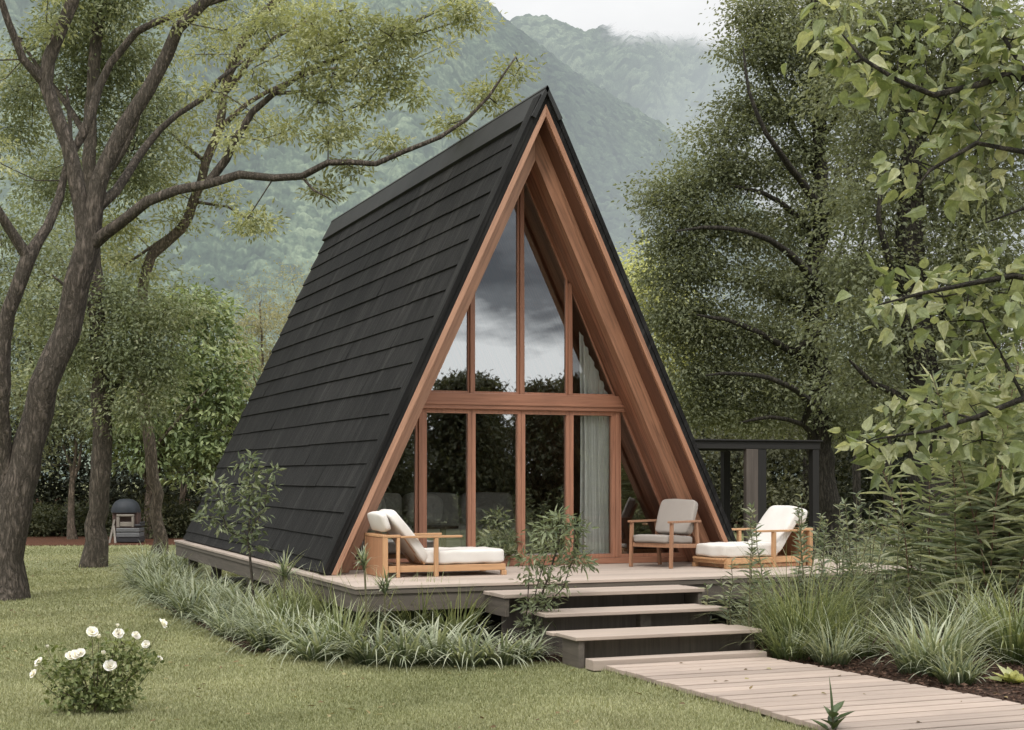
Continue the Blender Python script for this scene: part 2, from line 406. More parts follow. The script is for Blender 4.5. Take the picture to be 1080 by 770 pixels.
WOODFLOOR = [(-40, 43), (-6, 40.6), (2.5, 38.6), (6.2, 37.7), (13, 37.4), (26, 41), (60, 44), (60, 120), (-40, 120)]
flat_poly('woodland_floor', WOODFLOOR, .012, redmulch())
flat_poly('soil', [(4.05, 14.3), (11.0, 14.3), (11.0, 25.3), (4.05, 25.3)], .008, plain('dry_soil', (.05, .04, .03), .95, .3, 3, .5, 20, .02))
# wood chips lying loose on the two beds
def chips(n, poly, g):
    x0, y0 = np.min(poly, 0); x1, y1 = np.max(poly, 0)
    x = g.uniform(x0, x1, n); y = g.uniform(y0, y1, n); k = inpoly(x, y, poly); p = np.stack([x[k], y[k], np.full(k.sum(), .02)], 1)
    p[:, 2] += g.random(len(p)) * .02
    d = unit(g.normal(size=p.shape) * np.array([1, 1, .25])); nr = unit(g.normal(size=p.shape) * .4 + np.array([0, 0, 1.]))
    return p, d, nr
g = np.random.default_rng(3)
p, d, nr = chips(26000, RBED, g); p2, d2, n2 = chips(9000, BORDER, g)
p = np.vstack([p, p2]); d = np.vstack([d, d2]); nr = np.vstack([nr, n2])
M_CHIP = leafmat('wood_chip', [(.025, .014, .01), (.08, .046, .032), (.17, .11, .08)], 0, .1, .9)
tag(link_mesh('wood_chips', leaf_mesh('wood_chips', p, d, nr, g.uniform(.03, .07, len(p)), g.uniform(.012, .03, len(p)), g), M_CHIP), kind='stuff')

def fbm(x, y, seed, oct_=5):
    g = np.random.default_rng(seed); r = np.zeros_like(x); a = 1.; f = 1.
    for _ in range(oct_):
        for _k in range(3):
            th = g.random() * 6.28; ph = g.random() * 6.28
            r += a / 3 * np.sin(f * (x * math.cos(th) + y * math.sin(th)) + ph + .9 * np.sin(f * .7 * (y * math.cos(th) - x * math.sin(th)) + ph * 2))
        a *= .52; f *= 2.03
    return r
# lawn grass: real blades, thinner with distance
def lawn_grass():
    g = np.random.default_rng(11); allp = []
    for d0, d1, dens in ((8.2, 11, 8200), (11, 14, 5000), (14, 19, 2500), (19, 27, 1000), (27, 41, 220)):
        lw0 = -.40 * d1; lw1 = .40 * d1; n = int((lw1 - lw0) * (d1 - d0) * dens)
        dep = g.uniform(d0, d1, n); lat = g.uniform(lw0, lw1, n)
        k = np.abs(lat) < .385 * dep; dep = dep[k]; lat = lat[k]
        x = SY * dep + CY * lat; y = CY * dep - SY * lat
        bad = (x > BX0 - .02 - .05 * g.random(len(x))) & (x < 7.42 + .085 * (11.9 - y)) & (y < 12.2)
        bad |= (x > 4.0) & (x < 11.1) & (y > 13.9) & (y < 25.6)
        jx = x + g.normal(size=len(x)) * .05; jy = y + g.normal(size=len(x)) * .05
        bad |= inpoly(jx, jy, BORDER) | inpoly(jx, jy, RBED) | inpoly(jx, jy, WOODFLOOR)
        bad |= (x > 5.5) & (x < 7.75) & (y > 11.8) & (y < 14.1)
        allp.append(np.stack([x[~bad], y[~bad], dep[~bad]], 1))
    ne = 2600; ye = g.uniform(5, 11.85, ne); xe = BX0 - .03 + g.normal(size=ne) * .035; allp.append(np.stack([xe, ye, SY * xe + CY * ye], 1))
    q = np.vstack(allp); n = len(q)
    base = np.stack([q[:, 0], q[:, 1], np.zeros(n)], 1)
    far = np.clip(q[:, 2] / 10, 1, 3.2); edge = np.where(np.arange(n) >= n - ne, 2.0, 1.0)
    ln = g.uniform(.016, .038, n) * (.8 + .2 * far) * edge; lw = g.uniform(.0026, .0046, n) * far
    az = g.random(n) * 6.283; lean = g.uniform(.15, 1.05, n)
    d = np.stack([np.cos(az) * np.sin(lean), np.sin(az) * np.sin(lean), np.cos(lean)], 1); s = np.stack([-np.sin(az), np.cos(az), np.zeros(n)], 1)
    V = np.stack([base - s * lw[:, None], base + s * lw[:, None], base + d * ln[:, None]], 1).reshape(-1, 3)
    pat = .5 + .45 * fbm(q[:, 0] * 1.1, q[:, 1] * 1.1, 77, 5)
    rnd = np.clip(pat * .45 + g.random(n) * .65, 0, 1)
    me = np_mesh('grass', V, np.arange(n * 3).reshape(-1, 3), False, {'rnd': np.repeat(rnd, 3)})
    m = leafmat('grass_blades', [(.14, .155, .074), (.27, .28, .15), (.44, .43, .265)], .25, .1, .7)
    tag(link_mesh('grass', me, m), kind='stuff')
lawn_grass()

# a scatter of fallen leaves on lawn, deck and boardwalk
g = np.random.default_rng(17); n = 900; dep = 8.5 + 26 * g.random(n) ** .8; lat = g.uniform(-.37, .37, n) * dep
p = np.stack([SY * dep + CY * lat, CY * dep - SY * lat, np.full(n, .035)], 1)
k = ~((p[:, 0] > 3.9) & (p[:, 0] < 11.2) & (p[:, 1] > 14) & (p[:, 1] < 25.7)) & ~((p[:, 0] > 5.4) & (p[:, 0] < 7.7) & (p[:, 1] > 11.8) & (p[:, 1] < 14.2)); p = p[k]; n = len(p)
p[(p[:, 0] > BX0) & (p[:, 0] < 7.7) & (p[:, 1] < 11.9), 2] = .07
d = unit(g.normal(size=(n, 3)) * np.array([1, 1, .15])); nr = unit(g.normal(size=(n, 3)) * .35 + np.array([0, 0, 1.]))
M_FALL = leafmat('fallen_leaf', [(.10, .065, .035), (.24, .18, .09), (.34, .31, .16)], .2, .2, .7)
tag(link_mesh('fallen_leaves', leaf_mesh('fallen_leaves', p, d, nr, g.uniform(.035, .075, n), g.uniform(.018, .035, n), g, LANCE), M_FALL), kind='stuff')

# ------------------------------------------------------------------ mountains
def canopy(x, y, cell, seed):
    """height of round tree crowns standing on a jittered grid"""
    def h(i, j, k):
        v = np.sin(i * 127.1 + j * 311.7 + k * 74.7 + seed) * 43758.5453; return v - np.floor(v)
    ci = np.floor(x / cell); cj = np.floor(y / cell); best = np.zeros_like(x); bid = np.zeros_like(x)
    for a in (-1, 0, 1):
        for b in (-1, 0, 1):
            i = ci + a; j = cj + b; px = (i + h(i, j, 1)) * cell; py = (j + h(i, j, 2)) * cell
            r = cell * (.55 + .45 * h(i, j, 3)); q = 1 - ((x - px) ** 2 + (y - py) ** 2) / r ** 2
            z = np.where(q > 0, np.sqrt(np.maximum(q, 0)) * r * (.7 + .6 * h(i, j, 4)), 0)
            up = z > best; best = np.where(up, z, best); bid = np.where(up, h(i, j, 5), bid)
    return best, bid
def mountain(name, sil, d_foot, d_top, nu, nv, cell, seed, hazefn, px0, px1, fold=.07, cloud=None, green=((.008, .018, .014), (.075, .11, .065), (.27, .33, .20))):
    u = np.linspace(px0, px1, nu); v = np.linspace(0, 1.12, nv)
    sx = [s[0] for s in sil]; sy = np.interp(u, sx, [s[1] for s in sil])
    U, Vv = np.meshgrid(u, v); SYL = np.repeat(sy[None], nv, 0)
    dep = d_foot + (d_top - d_foot) * Vv ** .85
    rg = fbm(U / 42.0, Vv * 2.2, seed, 4)
    dep = dep * (1 + fold * rg * np.clip(Vv * 1.5, 0, 1) * np.clip((1.12 - Vv) * 3, 0, 1))
    top = (HY - SYL) / F * d_top + EYE
    hh = np.where(Vv <= 1, np.sin(np.clip(Vv, 0, 1) * math.pi / 2) ** 1.15, 1 - (Vv - 1) * 1.5)
    Z = EYE + (HY - SYL) / F * dep * hh - 6 * (1 - Vv).clip(0, 1)
    lat = (U - CX) / F * dep; X = SY * dep + CY * lat; Y = CY * dep - SY * lat
    yp = HY - (Z - EYE) / dep * F
    c, cid = canopy(X, Y + Z * .8, cell, seed); c2, cid2 = canopy(X + 31, Y + Z * .8 + 17, cell * .45, seed + 3)
    Z = Z + (c * .7 + c2 * .7) ; lat2 = -(c * .25); X += lat2 * SY; Y += lat2 * CY
    V = np.stack([X, Y, Z], -1).reshape(-1, 3)
    i = np.arange(nv - 1)[:, None] * nu; j = np.arange(nu - 1)[None]
    Fc = np.stack([i + j, i + j + 1, i + nu + j + 1, i + nu + j], -1).reshape(-1, 4)
    big = .5 + .35 * fbm(U / 60.0 + 4, Vv * 3 + 2, seed + 9, 4)
    rnd = np.clip(.45 * big + .35 * cid + .2 * cid2, 0, 1)
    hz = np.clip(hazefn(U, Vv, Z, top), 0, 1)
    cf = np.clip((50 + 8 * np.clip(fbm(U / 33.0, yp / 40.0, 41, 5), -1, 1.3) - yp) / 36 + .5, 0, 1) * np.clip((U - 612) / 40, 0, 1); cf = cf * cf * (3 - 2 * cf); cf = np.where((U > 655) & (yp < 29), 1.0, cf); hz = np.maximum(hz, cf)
    if cloud: Fc = Fc[~(cf.ravel()[Fc] >= .985).all(1)]      # drop faces that the painted cloud fades out fully
    me = np_mesh(name, V, Fc, True, {'rnd': rnd.ravel(), 'haze': hz.ravel(), 'cloud_fade': cf.ravel()})
    m, nt = new_mat(name)
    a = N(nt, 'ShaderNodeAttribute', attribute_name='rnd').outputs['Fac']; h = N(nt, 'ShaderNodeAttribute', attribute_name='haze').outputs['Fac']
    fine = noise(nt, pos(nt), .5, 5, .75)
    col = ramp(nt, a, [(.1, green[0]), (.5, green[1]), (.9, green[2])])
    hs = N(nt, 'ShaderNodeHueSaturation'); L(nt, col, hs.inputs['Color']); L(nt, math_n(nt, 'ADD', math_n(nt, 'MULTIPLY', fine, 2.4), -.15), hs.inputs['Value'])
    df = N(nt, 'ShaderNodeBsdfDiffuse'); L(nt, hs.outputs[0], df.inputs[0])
    em = N(nt, 'ShaderNodeEmission'); L(nt, ramp(nt, h, [(0, (.355, .405, .43)), (.55, (.42, .46, .48)), (.8, (.54, .585, .61)), (1, (.80, .80, .79))]), em.inputs[0]); em.inputs[1].default_value = 1.0  # aerial haze and cloud white painted as emission, mixed in per vertex
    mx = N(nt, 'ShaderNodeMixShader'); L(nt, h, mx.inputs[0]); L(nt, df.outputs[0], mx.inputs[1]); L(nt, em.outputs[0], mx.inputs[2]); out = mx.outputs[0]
    if cloud:
        fc = N(nt, 'ShaderNodeAttribute', attribute_name='cloud_fade')
        tr = N(nt, 'ShaderNodeBsdfTransparent'); m2 = N(nt, 'ShaderNodeMixShader'); L(nt, fc.outputs['Fac'], m2.inputs[0]); L(nt, out, m2.inputs[1]); L(nt, tr.outputs[0], m2.inputs[2]); out = m2.outputs[0]
    o = N(nt, 'ShaderNodeOutputMaterial'); L(nt, out, o.inputs[0])
    tag(link_mesh(name, me, m), kind='structure')
near_sil = [(-500, -330), (0, -220), (300, -110), (420, -55), (505, 0), (540, 32), (576, 58), (605, 82), (642, 104), (703, 140), (760, 190), (850, 270), (960, 350), (1300, 430)]
far_sil = [(200, 100), (430, 60), (520, 34), (545, 24), (575, 22), (600, 33), (615, 40), (640, 34), (690, 10), (735, -12), (790, 0), (900, 40), (1100, 120), (1500, 250)]
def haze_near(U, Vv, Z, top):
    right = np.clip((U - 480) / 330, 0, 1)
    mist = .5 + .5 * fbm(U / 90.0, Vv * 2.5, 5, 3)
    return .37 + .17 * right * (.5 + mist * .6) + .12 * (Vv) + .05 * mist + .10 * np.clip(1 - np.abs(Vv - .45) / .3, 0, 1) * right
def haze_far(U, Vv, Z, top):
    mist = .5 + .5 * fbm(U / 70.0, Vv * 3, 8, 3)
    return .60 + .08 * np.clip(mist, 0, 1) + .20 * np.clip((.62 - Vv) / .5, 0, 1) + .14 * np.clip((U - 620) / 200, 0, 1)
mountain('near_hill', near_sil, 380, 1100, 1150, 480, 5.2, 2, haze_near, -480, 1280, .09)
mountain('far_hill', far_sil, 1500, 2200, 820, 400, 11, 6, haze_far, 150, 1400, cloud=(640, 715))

# ------------------------------------------------------------------ the cabin
XL, XR, XA = 4.08, 9.40, 6.74; ZD, ZA = .66, 6.29; YF, YB, YG = 15.77, 25.4, 16.65
SL = 2.66 / 5.63
M_CEDAR = wood('cedar', (.40, .218, .14), (-.427, 0, -.904), .4, .55, 36, .3, .12)
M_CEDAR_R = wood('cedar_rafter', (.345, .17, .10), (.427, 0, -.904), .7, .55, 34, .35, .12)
M_CEDAR_X = wood('cedar_beam', (.34, .16, .098), (1, 0, 0), .35, .5, 36, .3, .12)
M_CEDAR_Z = wood('cedar_mullion', (.34, .162, .10), (0, 0, 1), .35, .5, 36, .3, .15)
def soffit_material():
    m, nt = new_mat('soffit_boards'); sp = N(nt, 'ShaderNodeSeparateXYZ'); L(nt, pos(nt), sp.inputs[0])
    v = stretched(nt, (.427, 0, -.904), .05); n1 = noise(nt, v, 36, 6, .65); n3 = noise(nt, pos(nt), 1.4, 3)
    fr = math_n(nt, 'FRACT', math_n(nt, 'MULTIPLY', sp.outputs[1], 1 / .085)); bi = math_n(nt, 'FLOOR', math_n(nt, 'MULTIPLY', sp.outputs[1], 1 / .085))
    wn = N(nt, 'ShaderNodeTexWhiteNoise', noise_dimensions='1D'); L(nt, bi, wn.inputs['W'])
    gr = ramp(nt, fr, [(0, (0,) * 3), (.06, (1,) * 3), (.94, (1,) * 3), (1, (0,) * 3)])
    c = ramp(nt, n1, [(.3, (.17, .07, .04)), (.5, (.30, .135, .08)), (.75, (.40, .19, .115))])
    hs = N(nt, 'ShaderNodeHueSaturation'); L(nt, c, hs.inputs['Color']); L(nt, math_n(nt, 'ADD', math_n(nt, 'MULTIPLY', wn.outputs[0], .45), .75), hs.inputs['Value'])
    c = mixc(nt, gr, (.05, .022, .014), hs.outputs[0])
    principled(nt, c, .55, math_n(nt, 'ADD', gr, math_n(nt, 'MULTIPLY', n1, .2)), .6, .006); return m
M_SOFFIT = soffit_material()
def roof_material():
    m, nt = new_mat('charred_shingle'); v = stretched(nt, (.427, 0, .904), .06)
    n1 = noise(nt, v, 22, 7, .7); n2 = noise(nt, pos(nt), .8, 4); g = N(nt, 'ShaderNodeNewGeometry')
    c = ramp(nt, n1, [(.28, (.004, .004, .004)), (.5, (.010, .0096, .0092)), (.72, (.029, .0275, .026))])
    n5 = noise(nt, v, 5, 5, .7); c = mixc(nt, math_n(nt, 'MULTIPLY', math_n(nt, 'SUBTRACT', n5, .52, True), 2.6, True), c, (.055, .053, .05))
    hs = N(nt, 'ShaderNodeHueSaturation'); L(nt, c, hs.inputs['Color'])
    L(nt, math_n(nt, 'ADD', math_n(nt, 'ADD', math_n(nt, 'MULTIPLY', g.outputs['Random Per Island'], .5), .5), math_n(nt, 'MULTIPLY', n2, .7)), hs.inputs['Value'])
    principled(nt, hs.outputs[0], .8, n1, .9, .015, .2); return m
M_ROOF = roof_material()
def glass_material(name='window_glass', refl=.27, tint=(.86, .88, .86)):
    m, nt = new_mat(name)
    lw = N(nt, 'ShaderNodeFresnel'); lw.inputs[0].default_value = 1.5
    wv = noise(nt, pos(nt), .9, 2, .5); b = N(nt, 'ShaderNodeBump'); b.inputs['Strength'].default_value = .006; b.inputs['Distance'].default_value = .05; L(nt, wv, b.inputs['Height'])
    gl = N(nt, 'ShaderNodeBsdfGlossy'); gl.inputs['Roughness'].default_value = .012; gl.inputs['Color'].default_value = (.93, .96, .97, 1); L(nt, b.outputs[0], gl.inputs['Normal'])
    tr = N(nt, 'ShaderNodeBsdfTransparent'); tr.inputs[0].default_value = (*tint, 1)
    mx = N(nt, 'ShaderNodeMixShader'); L(nt, math_n(nt, 'ADD', lw.outputs[0], refl, True), mx.inputs[0]); L(nt, tr.outputs[0], mx.inputs[1]); L(nt, gl.outputs[0], mx.inputs[2])
    o = N(nt, 'ShaderNodeOutputMaterial'); L(nt, mx.outputs[0], o.inputs[0]); return m
M_GLASS = glass_material(); M_CLEAR = glass_material('clear_glass', .05, (.95, .97, .95))
M_DARKWOOD = wood('dark_interior_wood', (.10, .06, .04), (1, 0, 0), .35, .6, 30)

cabin = thing('a_frame_cabin', (XA, YF, ZD), 'tall black A-frame cabin with shingled roof slopes and a reddish wood and glass gable', 'cabin')
def slope_poly(o0, o1, side, z0=ZD):
    """cross section of a layer of the roof between two vertical offsets below the apex"""
    w0 = (ZA - o0 - z0) * SL; w1 = (ZA - o1 - z0) * SL
    return [(XA, ZA - o0), (XA + side * w0, z0), (XA + side * w1, z0), (XA, ZA - o1)]
def slope_layer(o0, o1, side, y0, y1, z0=ZD):
    return MB().prism([(x, y0, z) for x, z in slope_poly(o0, o1, side, z0)], (0, y1 - y0, 0))
# roof slopes
for side in (-1, 1):
    mb = slope_layer(.05, .176, side, YF, YB, ZD + .012)
    g = np.random.default_rng(20 + side); t0 = .30; nz = np.array([side * .904, 0, .427]); td = np.array([side * .427, 0, -.904])
    ap = np.array([XA, 0, ZA - .05]); tot = 6.16
    k = 0
    while t0 < tot - .1:
        t1 = min(tot, t0 + g.uniform(.29, .345)); y = YF + .2
        while y < YB - .01:
            ye = min(YB, y + g.uniform(.9, 2.6))
            if YB - ye < .5: ye = YB
            j = g.uniform(-.006, .006); lift = g.uniform(.019, .028)
            a = ap + td * (t0 - .03) + nz * .002; b = ap + td * (t1 + j) + nz * lift; c = ap + td * (t1 + j) + nz * .004
            mb.prism([a + [0, y, 0], b + [0, y, 0], c + [0, y, 0]], (0, ye - y - .004, 0)); y = ye
        t0 = t1; k += 1
    # flat verge strip along the front edge and the back edge
    for ya, yb in ((YF - .012, YF + .215), ):
        a = ap + td * .05 + nz * .003; b = ap + td * tot + nz * .003
        mb.prism([a + [0, ya, 0], b + [0, ya, 0], b + nz * .052 + [0, ya, 0], a + nz * .052 + [0, ya, 0]], (0, yb - ya, 0))
    mb.build('roof_slope', M_ROOF, cabin)
# ridge cap: two boards meeting over the ridge
mb = MB()
for side in (-1, 1):
    nz = np.array([side * .904, 0, .427]); td = np.array([side * .427, 0, -.904]); a = np.array([XA, YF - .05, ZA + .03]); nz = nz * 1.0
    b = a + td * .42 + nz * .018
    mb.prism([a, b, b - nz * .055, a - nz * .03 + [0, 0, -.02]], (0, YB - YF + .1, 0))
M_CAP = plain('ridge_metal', (.018, .018, .0175), .65, .3, 3, .25, 30, .004)
mb.build('ridge_cap', M_CAP, cabin)
M_EAVE = wood('recess_shade_cedar', (.15, .068, .042), (.427, 0, -.904), .5, .6, 34, .35, .12)  # cedar coloured darker to stand in for shade in the eave recess
for side, mt in ((-1, M_CEDAR), (1, M_CEDAR_R)):
    slope_layer(.179, .32, side, YF - .008, YF + .045, ZD + .004).build('bargeboard', mt, cabin, bevel=.004)
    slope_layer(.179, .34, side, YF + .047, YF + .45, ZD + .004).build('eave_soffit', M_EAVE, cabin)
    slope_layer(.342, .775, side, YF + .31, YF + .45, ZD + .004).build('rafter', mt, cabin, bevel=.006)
    slope_layer(.179, .69, side, YF + .453, YB - .12, ZD + .004).build('soffit', M_SOFFIT, cabin)
# back gable and floor
w = (ZA - .18 - ZD) * SL
MB().prism([(XA - w, YB - .115, ZD), (XA + w, YB - .115, ZD), (XA, YB - .115, ZA - .18)], (0, .11, 0)).build('back_wall', M_DARKWOOD, cabin)
wi = (ZA - .69 - ZD) * SL
MB().box((XA - wi + .02, YG + .06, ZD + .004), (XA + wi - .02, YB - .12, ZD + .03)).build('interior_floor', M_DARKWOOD, cabin)

# glazed gable
ZI = ZA - .69
def zin(x): return ZI - abs(x - XA) / SL
def inset(poly, w):
    n = len(poly); out = []
    for i in range(n):
        p0, p1, p2 = (np.array(poly[j % n], float) for j in (i - 1, i, i + 1))
        d0 = unit(p1 - p0); d1 = unit(p2 - p1); n0 = np.array([-d0[1], d0[0]]); n1 = np.array([-d1[1], d1[0]])
        b = unit(n0 + n1); out.append(p1 + b * w / max(.35, b.dot(n0)))
    return out
def frame_and_pane(name, poly, w, y0, y1, parent, mat, gm_=None):
    """poly counter-clockwise in (x, z)"""
    ins = inset(poly, w); n = len(poly); mb = MB()
    for i in range(n):
        j = (i + 1) % n
        mb.prism([(poly[i][0], y0, poly[i][1]), (poly[j][0], y0, poly[j][1]), (ins[j][0], y0, ins[j][1]), (ins[i][0], y0, ins[i][1])], (0, y1 - y0, 0))
    fr = mb.build(name, mat, parent)
    ins2 = inset(poly, w - .006); yg = (y0 + y1) / 2
    MB().add([(q[0], yg, q[1]) for q in ins2], [tuple(range(n))]).build('pane', gm_ or M_GLASS, fr)
    return fr
MX = [5.478, 6.126, 6.774, 7.422, 8.070]; ZS = ZD + .075; ZB0, ZB1 = 2.565, 2.76
xi = lambda z: (ZI - z) * SL
MB().box((XA - xi(ZD) + .005, YG - .07, ZD + .003), (XA + xi(ZD) - .005, YG + .07, ZS)).build('sill', M_CEDAR_X, cabin, bevel=.004)
mb = MB(); mb.prism([(XA - xi(ZB0), YG - .085, ZB0), (XA + xi(ZB0), YG - .085, ZB0), (XA + xi(ZB1), YG - .085, ZB1), (XA - xi(ZB1), YG - .085, ZB1)], (0, .165, 0))
mb.build('crossbeam', M_CEDAR_X, cabin, bevel=.006)
mb = MB(); zt = ZB0 + .085; mb.prism([(XA - xi(zt - .03), YG - .10, zt - .03), (XA + xi(zt - .03), YG - .10, zt - .03), (XA + xi(zt), YG - .10, zt), (XA - xi(zt), YG - .10, zt)], (0, .014, 0))
mb.build('beam_trim', M_CEDAR_X, cabin)
for i in range(4):
    x0, x1 = MX[i] + .002, MX[i + 1] - .002
    if i == 0: x0 += .028
    if i == 3: x1 -= .028
    frame_and_pane('door', [(x0, ZS + .003), (x1, ZS + .003), (x1, ZB0 - .003), (x0, ZB0 - .003)], .047, YG - .045, YG + .03, cabin, M_CEDAR_Z, M_CLEAR if i == 3 else None)
for x in (MX[0], MX[4]):
    MB().box((x - .027, YG - .06, ZS + .003), (x + .027, YG + .06, ZB0 - .003)).build('door_jamb', M_CEDAR_Z, cabin, bevel=.004)
xl, xr = XA - xi(ZS) + .004, MX[0] - .03
frame_and_pane('side_window', [(xl, ZS + .003), (xr, ZS + .003), (xr, zin(xr) - .01)], .04, YG - .03, YG + .02, cabin, M_CEDAR_Z)
xl, xr = MX[4] + .03, XA + xi(ZS) - .004
frame_and_pane('side_window', [(xl, ZS + .003), (xr, ZS + .003), (xl, zin(xl) - .01)], .04, YG - .03, YG + .02, cabin, M_CEDAR_Z)
edges = [XA - xi(ZB1) + .02] + MX[1:4] + [XA + xi(ZB1) - .02]
for i in range(4):
    x0, x1 = edges[i] + .026, edges[i + 1] - .026
    if i == 0: x0 -= .02
    if i == 3: x1 += .02
    pts = [(x0, ZB1 + .003), (x1, ZB1 + .003)]
    if zin(x1) - .01 > ZB1 + .08: pts.append((x1, zin(x1) - .01))
    if x0 < XA < x1: pts.append((XA, ZI - .01))
    if zin(x0) - .01 > ZB1 + .08: pts.append((x0, zin(x0) - .01))
    frame_and_pane('upper_window', pts, .022, YG - .03, YG + .02, cabin, M_CEDAR_Z, M_CLEAR if i == 3 else None)
for x in MX[1:4]:
    MB().box((x - .024, YG - .065, ZB1 + .002), (x + .024, YG + .05, zin(x) - .012)).build('mullion', M_CEDAR_Z, cabin, bevel=.003)

# curtain hanging inside the right door
def fabric(name, base, rough=.9, scale=260):
    m, nt = new_mat(name); w1 = noise(nt, pos(nt), scale, 3, .6); n2 = noise(nt, pos(nt), 5, 4, .6); b = np.array(base)
    c = mixc(nt, n2, tuple(b * .88), tuple(np.minimum(b * 1.06, .95))); principled(nt, c, rough, w1, .25, .002, .15); return m
x = np.linspace(7.64, 8.06, 150); ph = np.cumsum(1 + .35 * np.sin(np.arange(150) * .19)); yy = YG + .13 + .026 * np.sin(ph * .26) + .008 * np.sin(ph * .61)
nzv = 14; V = []
for k in range(nzv):
    t = k / (nzv - 1); zt = np.array([zin(q) - .1 for q in x]); z = ZD + .06 + (zt - ZD - .06) * t
    V.append(np.stack([x + .012 * np.sin(t * 4 + x * 9), yy + (yy - YG - .13) * .25 * (1 - t), z], 1))
V = np.array(V).reshape(-1, 3); i = np.arange(nzv - 1)[:, None] * 150; j = np.arange(149)[None]
Fc = np.stack([i + j, i + j + 1, i + 151 + j, i + 150 + j], -1).reshape(-1, 4)
M_CURT = fabric('linen_curtain', (.93, .92, .87))
tag(link_mesh('curtain', np_mesh('curtain', V, Fc, True), M_CURT), 'long pale linen curtain hanging in folds behind the right door', 'curtain')

# ------------------------------------------------------------------ deck, steps, boardwalk
M_DECK = wood('deck_boards', (.42, .345, .29), (1, 0, 0), .16, .7, 30, .2, .1)
M_FASCIA = wood('weathered_fascia', (.125, .105, .085), (1, 0, 0), .4, .75, 24, .5, .15)
M_FASCIA_Y = wood('weathered_fascia_side', (.125, .105, .085), (0, 1, 0), .4, .75, 24, .5, .15)
M_POST = wood('weathered_post', (.12, .10, .085), (0, 0, 1), .4, .8, 24, .5)
DX0, DX1, DY0, DY1 = 3.97, 11.1, 14.1, 25.55
deck = thing('timber_deck', (DX0, DY0, 0), 'pale board deck raised on dark posts under the cabin and its loungers', 'deck')
mb = MB(); y = DY0
while y < DY1 - .02:
    y2 = min(y + .142, DY1); mb.box((DX0, y, ZD - .032), (DX1, y2 - .005, ZD)); y = y2
mb.build('deck_boards', M_DECK, deck, bevel=.003, seg=1)
mb = MB(); mb.box((DX0 + .03, DY0 + .03, ZD - .26), (DX1 - .03, DY0 + .075, ZD - .035)); mb.box((DX0 + .012, DY0 + .012, ZD - .085), (DX1 - .012, DY0 + .028, ZD - .036))
mb.build('front_fascia', M_FASCIA, deck, bevel=.003)
mb = MB(); mb.box((DX0 + .03, DY0 + .08, ZD - .26), (DX0 + .075, DY1 - .03, ZD - .035)); mb.box((DX0 + .012, DY0 + .03, ZD - .085), (DX0 + .028, DY1 - .03, ZD - .036))
mb.build('side_fascia', M_FASCIA_Y, deck, bevel=.003)
MB().box((DX1 - .075, DY0 + .08, ZD - .26), (DX1 - .03, DY1 - .03, ZD - .035)).build('side_fascia', M_FASCIA_Y, deck, bevel=.003)
for y in (14.35, 17.1, 19.9, 22.6, 24.7):
    for x in ((4.1, 4.24), (7.4, 7.54), (10.8, 10.94)):
        MB().box((x[0], y, -.05), (x[1], y + .14, ZD - .27 if x[0] < 10 else ZD - .265)).build('post', M_POST, deck, bevel=.005)
steps = thing('wooden_steps', (6.6, 13.0, 0), 'flight of wide pale wooden treads leading from the boardwalk up to the deck', 'steps')
M_TREAD = wood('tread_boards', (.40, .325, .27), (1, 0, 0), .18, .7, 30, .2, .08)
LEV = [(5.32, 7.58, 13.50, 14.085, .585, .04), (5.52, 7.52, 12.93, 13.46, .435, .036), (5.50, 7.46, 12.17, 12.80, .290, .036)]
for x0, x1, y0, y1, z, th in LEV:
    mb = MB(); mb.box((x0, y0, z - th), (x1, y1 - .17, z)); mb.box((x0 - .03 if z < .5 else x0, y1 - .162, z - th - .002), (x1 - .08 if z < .5 else x1, y1, z - .004))
    mb.build('tread', M_TREAD, steps, bevel=.006)
MB().box((5.56, 11.92, .01), (7.36, 12.10, .105)).build('tread', M_TREAD, steps, bevel=.006)
for (x0, x1, y0, y1, z, th), zb in zip(LEV, (.36, .20, 0)):
    if z > .5: bs = [((x0 + .02, y0 + .02, zb), (x0 + .065, y1, z - th - .004)), ((x1 - .065, y0 + .02, zb), (x1 - .02, y1, z - th - .004))]
    elif z < .3: bs = [((x0 + .04, y0 + .03, 0), (x0 + .10, y0 + .40, z - th - .004)), ((x1 - .08, y0 + .09, 0), (x1 - .03, y0 + .40, z - th - .004))]
    else: bs = [((6.6, y0 + .12, 0), (6.72, y0 + .24, z - th - .004))]
    for b_ in bs: MB().box(*b_).build('stringer', M_FASCIA_Y, steps, bevel=.004)
mb = MB(); mb.box((5.42, 13.80, .0), (7.5, 13.83, .53)); mb.box((5.6, 13.15, 0), (7.44, 13.18, .385)); mb.box((5.66, 12.42, 0), (7.4, 12.45, .235))
mb.build('riser', M_POST, steps)
M_WALK = wood('boardwalk_planks', (.365, .29, .24), (1, 0, 0), .25, .75, 26, .3, .16)
mb = MB(); y = 11.885; g = np.random.default_rng(5)
while y > -4:
    w_ = g.uniform(.158, .172); jx = g.uniform(-.012, .012, 2); zj = g.uniform(-.002, .002)
    xr2 = 7.34 + .085 * (11.9 - y); mb.box((BX0 + jx[0], y - w_, .02), (xr2 + jx[1], y, .062 + zj)); y -= w_ + .034
tag(mb.build('boardwalk', M_WALK, bevel=.004, seg=1), kind='structure')
flat_poly('boardwalk_bed', [(BX0 + .03, -4), (8.6, -4), (7.3, 11.88), (BX0 + .03, 11.88)], .016, plain('dark_gap', (.03, .025, .02), .95))

